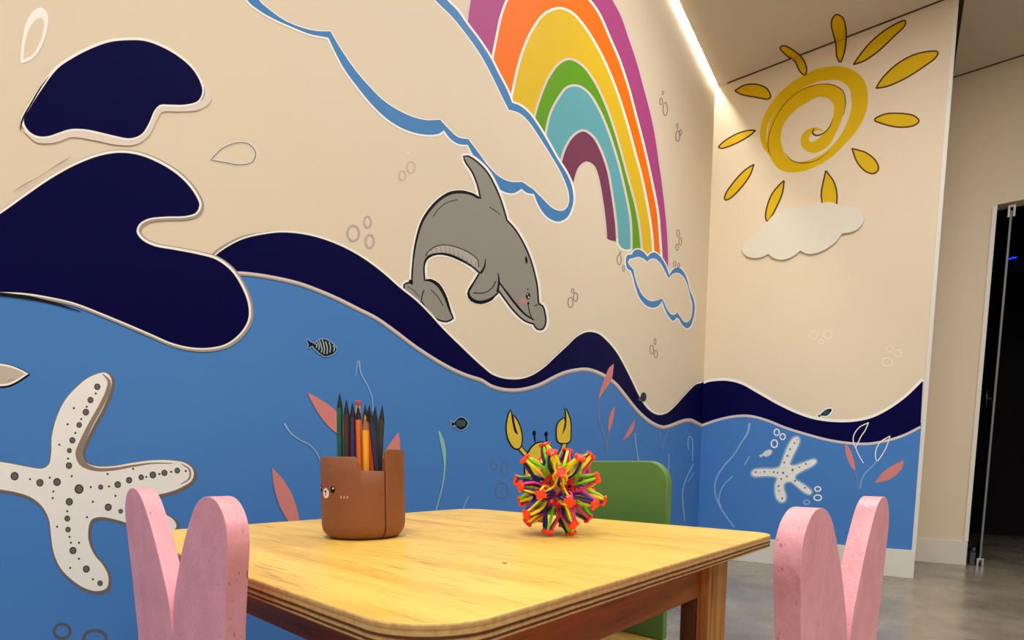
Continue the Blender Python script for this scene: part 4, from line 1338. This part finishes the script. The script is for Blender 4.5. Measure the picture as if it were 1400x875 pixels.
def pencil(tip, foot, d, colr, tipm, label, ferrule=False):
    a, b_ = cupplane(tip, d), cupplane(foot, d)
    dr_ = (b_ - a).normalized()
    Ln = (a.z - (ZT + 0.005)) / -dr_.z
    root = thing('pencil', label, 'pencil', tuple(a + dr_ * Ln), 0, 'pencils in the brown cup')
    O = a + dr_ * Ln
    up_ = -dr_
    m = mat('pencil %d %d %d' % colr, colr, 0.4, 0.45)
    rad = 0.0037
    bm = bmesh.new()
    if ferrule:
        tube(bm, [Vector(), up_ * (Ln - 0.016)], rad, 6)
        obj('barrel', bm, m, root)
        bm = bmesh.new()
        tube(bm, [up_ * (Ln - 0.0158), up_ * (Ln - 0.012), up_ * (Ln - 0.0118), up_ * (Ln - 0.0065)], [rad, rad, rad * 0.93, rad * 0.97], 14)
        obj('ferrule', bm, CHROME, root)
        bm = bmesh.new()
        tube(bm, [up_ * (Ln - 0.0064), up_ * (Ln - 0.001), up_ * Ln], [rad * 0.95, rad * 0.95, rad * 0.7], 14)
        obj('eraser', bm, mat('eraser red', (200, 70, 66), 0.7), root)
        return root
    tube(bm, [Vector(), up_ * (Ln - 0.0185)], rad, 6)
    obj('barrel', bm, m, root)
    bm = bmesh.new()
    tube(bm, [up_ * (Ln - 0.0184), up_ * (Ln - 0.005)], [rad * 0.97, rad * 0.38], 12)
    obj('tip', bm, tipm, root)
    bm = bmesh.new()
    tube(bm, [up_ * (Ln - 0.0049), up_ * Ln], [rad * 0.37, rad * 0.06], 8)
    obj('lead', bm, mat('lead %d %d %d' % colr, tuple(int(c * (0.9 if tipm is WOODT else 0.35)) for c in colr), 0.4), root)
    return root


for a in PEN:
    pencil(*a)
pencil((490, 548), (488.5, 690), -0.020, (186, 60, 58), None, 'red pencil with a metal ferrule and eraser end up', True)

# ------------------------------------------------------------------ FOLDING BALL
bc = on(2, ZT, 762, 731)
RB_ = 0.0600
ball = thing('expanding_ball', 'multicoloured plastic expanding ball of jointed struts on the table', 'toy ball', (bc.x, bc.y, ZT))
ph = (1 + 5 ** .5) / 2
V = []
for k in range(3):
    for s_ in (-1, 1):
        v = [0, 0, 0]
        v[k] = s_ * ph
        V.append(Vector(v))
    for a in (-1, 1):
        for b_ in (-1, 1):
            for c in (-1, 1):
                v = [0, 0, 0]
                v[k], v[(k + 1) % 3], v[(k + 2) % 3] = a * 0.5, b_ * ph / 2, c * ph * ph / 2
                V.append(Vector(v))
V = [v.normalized() for v in V]
cam_h = (CAM - bc).normalized()
aim = (cam_h + Vector((0, 0, 0.30)) - cam_h.cross(Vector((0, 0, 1))) * 0.06).normalized()
q0 = V[0].rotation_difference(aim).to_matrix()
rotm = Matrix.Rotation(0.5, 3, aim) @ q0
V = [rotm @ v for v in V]
BC = Vector((0, 0, 0))
low = min(v.z for v in V)
BC.z = -low * RB_ + 0.0026
edges = [(i, j) for i in range(30) for j in range(i + 1, 30) if abs(V[i].angle(V[j]) - math.radians(36)) < 0.02]
PCOL = [mat('ball yellow', (250, 232, 20), 0.35), mat('ball lemon', (252, 220, 30), 0.35), mat('ball magenta', (226, 50, 130), 0.35), mat('ball navy', (34, 30, 120), 0.35), mat('ball violet', (58, 30, 120), 0.35), mat('ball green', (130, 226, 40), 0.35)]
HUBO = mat('ball orange red', (255, 70, 36), 0.35)
HUBI = mat('ball coral pink', (246, 52, 84), 0.35)
circ = []


def circle_of(n_):
    for i, c in enumerate(circ):
        if abs(abs(c.dot(n_)) - 1) < 0.01:
            return i
    circ.append(n_)
    return len(circ) - 1


links = []
for i, j in edges:
    n_ = V[i].cross(V[j]).normalized()
    c = circle_of(n_)
    links.append((i, j, c))
    links.append((j, i, c))
rnd = random.Random(5)
OUTR = [RB_ * (1 + rnd.uniform(-0.05, 0.05)) for _ in V]
for i, v in enumerate(V):
    if v.z < -0.6:
        OUTR[i] = RB_


def link_mesh(bm, i, j, c, mi=0):
    A, Bv = V[i], V[j]
    tn = (Bv - A * A.dot(Bv)).normalized()
    sd = A.cross(Bv).normalized()
    sgn = 1 if i < j else -1
    off = sd * (0.0013 * sgn)
    mid = (A + Bv).normalized()
    R_ = OUTR[i]
    pts = [A * R_ + tn * 0.0050, (A * 0.87 + Bv * 0.13).normalized() * (R_ * 0.87) + tn * 0.0012, (A * 0.70 + Bv * 0.30).normalized() * (R_ * 0.73), mid * (RB_ * 0.60), (A * 0.28 + Bv * 0.72).normalized() * (RB_ * 0.47), Bv * (RB_ * 0.39)]
    # smooth
    sp = []
    for a_ in range(len(pts) - 1):
        p0, p1, p2, p3 = pts[max(a_ - 1, 0)], pts[a_], pts[a_ + 1], pts[min(a_ + 2, len(pts) - 1)]
        for t in (0, 1 / 3, 2 / 3):
            sp.append(0.5 * ((2 * p1) + (p2 - p0) * t + (2 * p0 - 5 * p1 + 4 * p2 - p3) * t * t + (-p0 + 3 * p1 - 3 * p2 + p3) * t ** 3))
    sp.append(pts[-1])
    # flat strap: wide across the bend, thin sideways
    rr = []
    for k, q in enumerate(sp):
        d_ = (sp[min(k + 1, len(sp) - 1)] - sp[max(k - 1, 0)]).normalized()
        w_ = d_.cross(sd).normalized()
        hw, ht = 0.0021, 0.0013
        cq = q + off + BC
        rr.append([bm.verts.new(cq + w_ * (hw * x_) + sd * (ht * y_)) for x_, y_ in ((1, .5), (.5, 1), (-.5, 1), (-1, .5), (-1, -.5), (-.5, -1), (.5, -1), (1, -.5))])
    for r0, r1 in zip(rr[:-1], rr[1:]):
        for k in range(8):
            bm.faces.new((r0[k], r0[(k + 1) % 8], r1[(k + 1) % 8], r1[k])).material_index = mi
    bm.faces.new(list(reversed(rr[0]))).material_index = mi
    bm.faces.new(rr[-1]).material_index = mi


def strap_mesh(bm, i, n_, mi=0):
    """bowed strap from an outer hub down to the inner hub under it"""
    A = V[i]
    nb = sorted((k for k in range(30) if (i, k) in edges or (k, i) in edges), key=lambda k: k)
    dirs = [(V[k] - A * A.dot(V[k])).normalized() for k in nb]
    t0 = dirs[0]
    far_ = min(dirs, key=lambda d_: d_.dot(t0))
    side = [d_ for d_ in dirs if d_ is not t0 and d_ is not far_]
    tn = [(t0 + side[0]), (t0 + side[1]), (far_ + side[0]), (far_ + side[1])][n_].normalized()
    R_ = OUTR[i]
    sd = A.cross(tn).normalized()
    ks = [(0.99, 0.0035), (0.88, 0.0068), (0.74, 0.0088), (0.60, 0.0078), (0.48, 0.0048), (0.39, 0.002)]
    pts = [A * (R_ * a_) + tn * b_ for a_, b_ in ks]
    rr = []
    for k, q in enumerate(pts):
        d_ = (pts[min(k + 1, 5)] - pts[max(k - 1, 0)]).normalized()
        w_ = d_.cross(sd).normalized()
        rr.append([bm.verts.new(q + BC + w_ * (0.0013 * x_) + sd * (0.0019 * y_)) for x_, y_ in ((1, .5), (.5, 1), (-.5, 1), (-1, .5), (-1, -.5), (-.5, -1), (.5, -1), (1, -.5))])
    for r0, r1 in zip(rr[:-1], rr[1:]):
        for k in range(8):
            bm.faces.new((r0[k], r0[(k + 1) % 8], r1[(k + 1) % 8], r1[k])).material_index = mi
    bm.faces.new(list(reversed(rr[0]))).material_index = mi
    bm.faces.new(rr[-1]).material_index = mi


camdir = (CAM - (bc + BC)).normalized()
work = [('link', (i, j), c, (V[i] + V[j]).normalized().dot(camdir)) for i, j, c in links]
work += [('strap', (i, n_), (0, 3, 2, 0, 5, 1, 3)[(i * 3 + n_) % 7], V[i].dot(camdir)) for i in range(30) for n_ in range(4)]
work.sort(key=lambda e: -e[3])


def make_strut(bm, e, mi):
    if e[0] == 'link':
        link_mesh(bm, e[1][0], e[1][1], e[2], mi)
    else:
        strap_mesh(bm, e[1][0], e[1][1], mi)


for e in work[:98]:
    bm = bmesh.new()
    make_strut(bm, e, 0)
    obj('strut', bm, PCOL[e[2]], ball, smooth=True)
bm = bmesh.new()
for e in work[98:]:
    make_strut(bm, e, e[2])
fs = obj('far_strut', bm, PCOL, ball, smooth=True)
fs['kind'] = 'stuff'
for i, v in enumerate(V):
    for nm, R_, m, sz in (('outer_hub', OUTR[i], HUBO, 1.0), ('inner_hub', RB_ * 0.38, HUBI, 0.80)):
        bm = bmesh.new()
        a_ = v.orthogonal().normalized()
        b_ = v.cross(a_)
        cpt = v * R_ + BC
        tube(bm, [cpt - v * 0.0018 * sz, cpt + v * 0.0012 * sz, cpt + v * 0.0024 * sz], [0.0056 * sz, 0.0056 * sz, 0.0036 * sz], 12)
        nb = [k for k in range(30) if (i, k) in edges or (k, i) in edges]
        for k in nb:
            tn = (V[k] - v * v.dot(V[k])).normalized()
            e_ = cpt + tn * 0.0055 * sz
            sd = v.cross(tn)
            tube(bm, [e_ - sd * 0.0026 * sz, e_ + sd * 0.0026 * sz], 0.0023 * sz, 8)
        obj(nm, bm, m, ball, smooth=False, bevel=0)

# ------------------------------------------------------------------ lights
def area(name, loc, size, sy, power, col, rot=(0, 0, 0)):
    l = bpy.data.lights.new(name, 'AREA')
    l.shape = 'RECTANGLE'
    l.size, l.size_y = size, sy
    l.energy = power
    l.color = col
    o = bpy.data.objects.new(name, l)
    COL.objects.link(o)
    o.location = loc
    o.rotation_euler = rot
    return o


WARM = (1.0, 0.975, 0.93)
area('ceiling_lamp', (1.1, -1.45, H - 0.02), 0.5, 0.5, 26, WARM)
area('ceiling_lamp', (1.25, -4.2, H - 0.02), 0.6, 0.6, 42, WARM)
area('ceiling_lamp', (2.6, -2.6, H - 0.02), 0.6, 0.6, 30, WARM)
area('ceiling_lamp', (3.8, -4.6, H - 0.02), 0.6, 0.6, 42, WARM)

w = bpy.data.worlds.new('world')
scn.world = w
w.use_nodes = True
w.node_tree.nodes['Background'].inputs[0].default_value = (0.0, 0.0, 0.0, 1)

# ------------------------------------------------------------------ camera and view
cd = bpy.data.cameras.new('camera')
cd.sensor_fit = 'HORIZONTAL'
cd.sensor_width = 36.0
cd.lens = F / 1400 * 36.0
cd.shift_x = (700 - PX) / 1400
cd.shift_y = (PY - 437.5) / 1400
cd.clip_start = 0.01
co_ = bpy.data.objects.new('camera', cd)
COL.objects.link(co_)
R3x = Matrix((RT, UP, -FW)).transposed()
co_.matrix_world = Matrix.Translation(CAM) @ R3x.to_4x4()
scn.camera = co_
scn.view_settings.view_transform = 'Standard'
scn.view_settings.look = 'None'
scn.view_settings.exposure = 0.0
scn.view_settings.gamma = 1.0
scn.view_settings.use_curve_mapping = False
scn.cycles.use_denoising = True
scn.cycles.max_bounces = 8
scn.cycles.diffuse_bounces = 5
scn.cycles.sample_clamp_indirect = 6.0
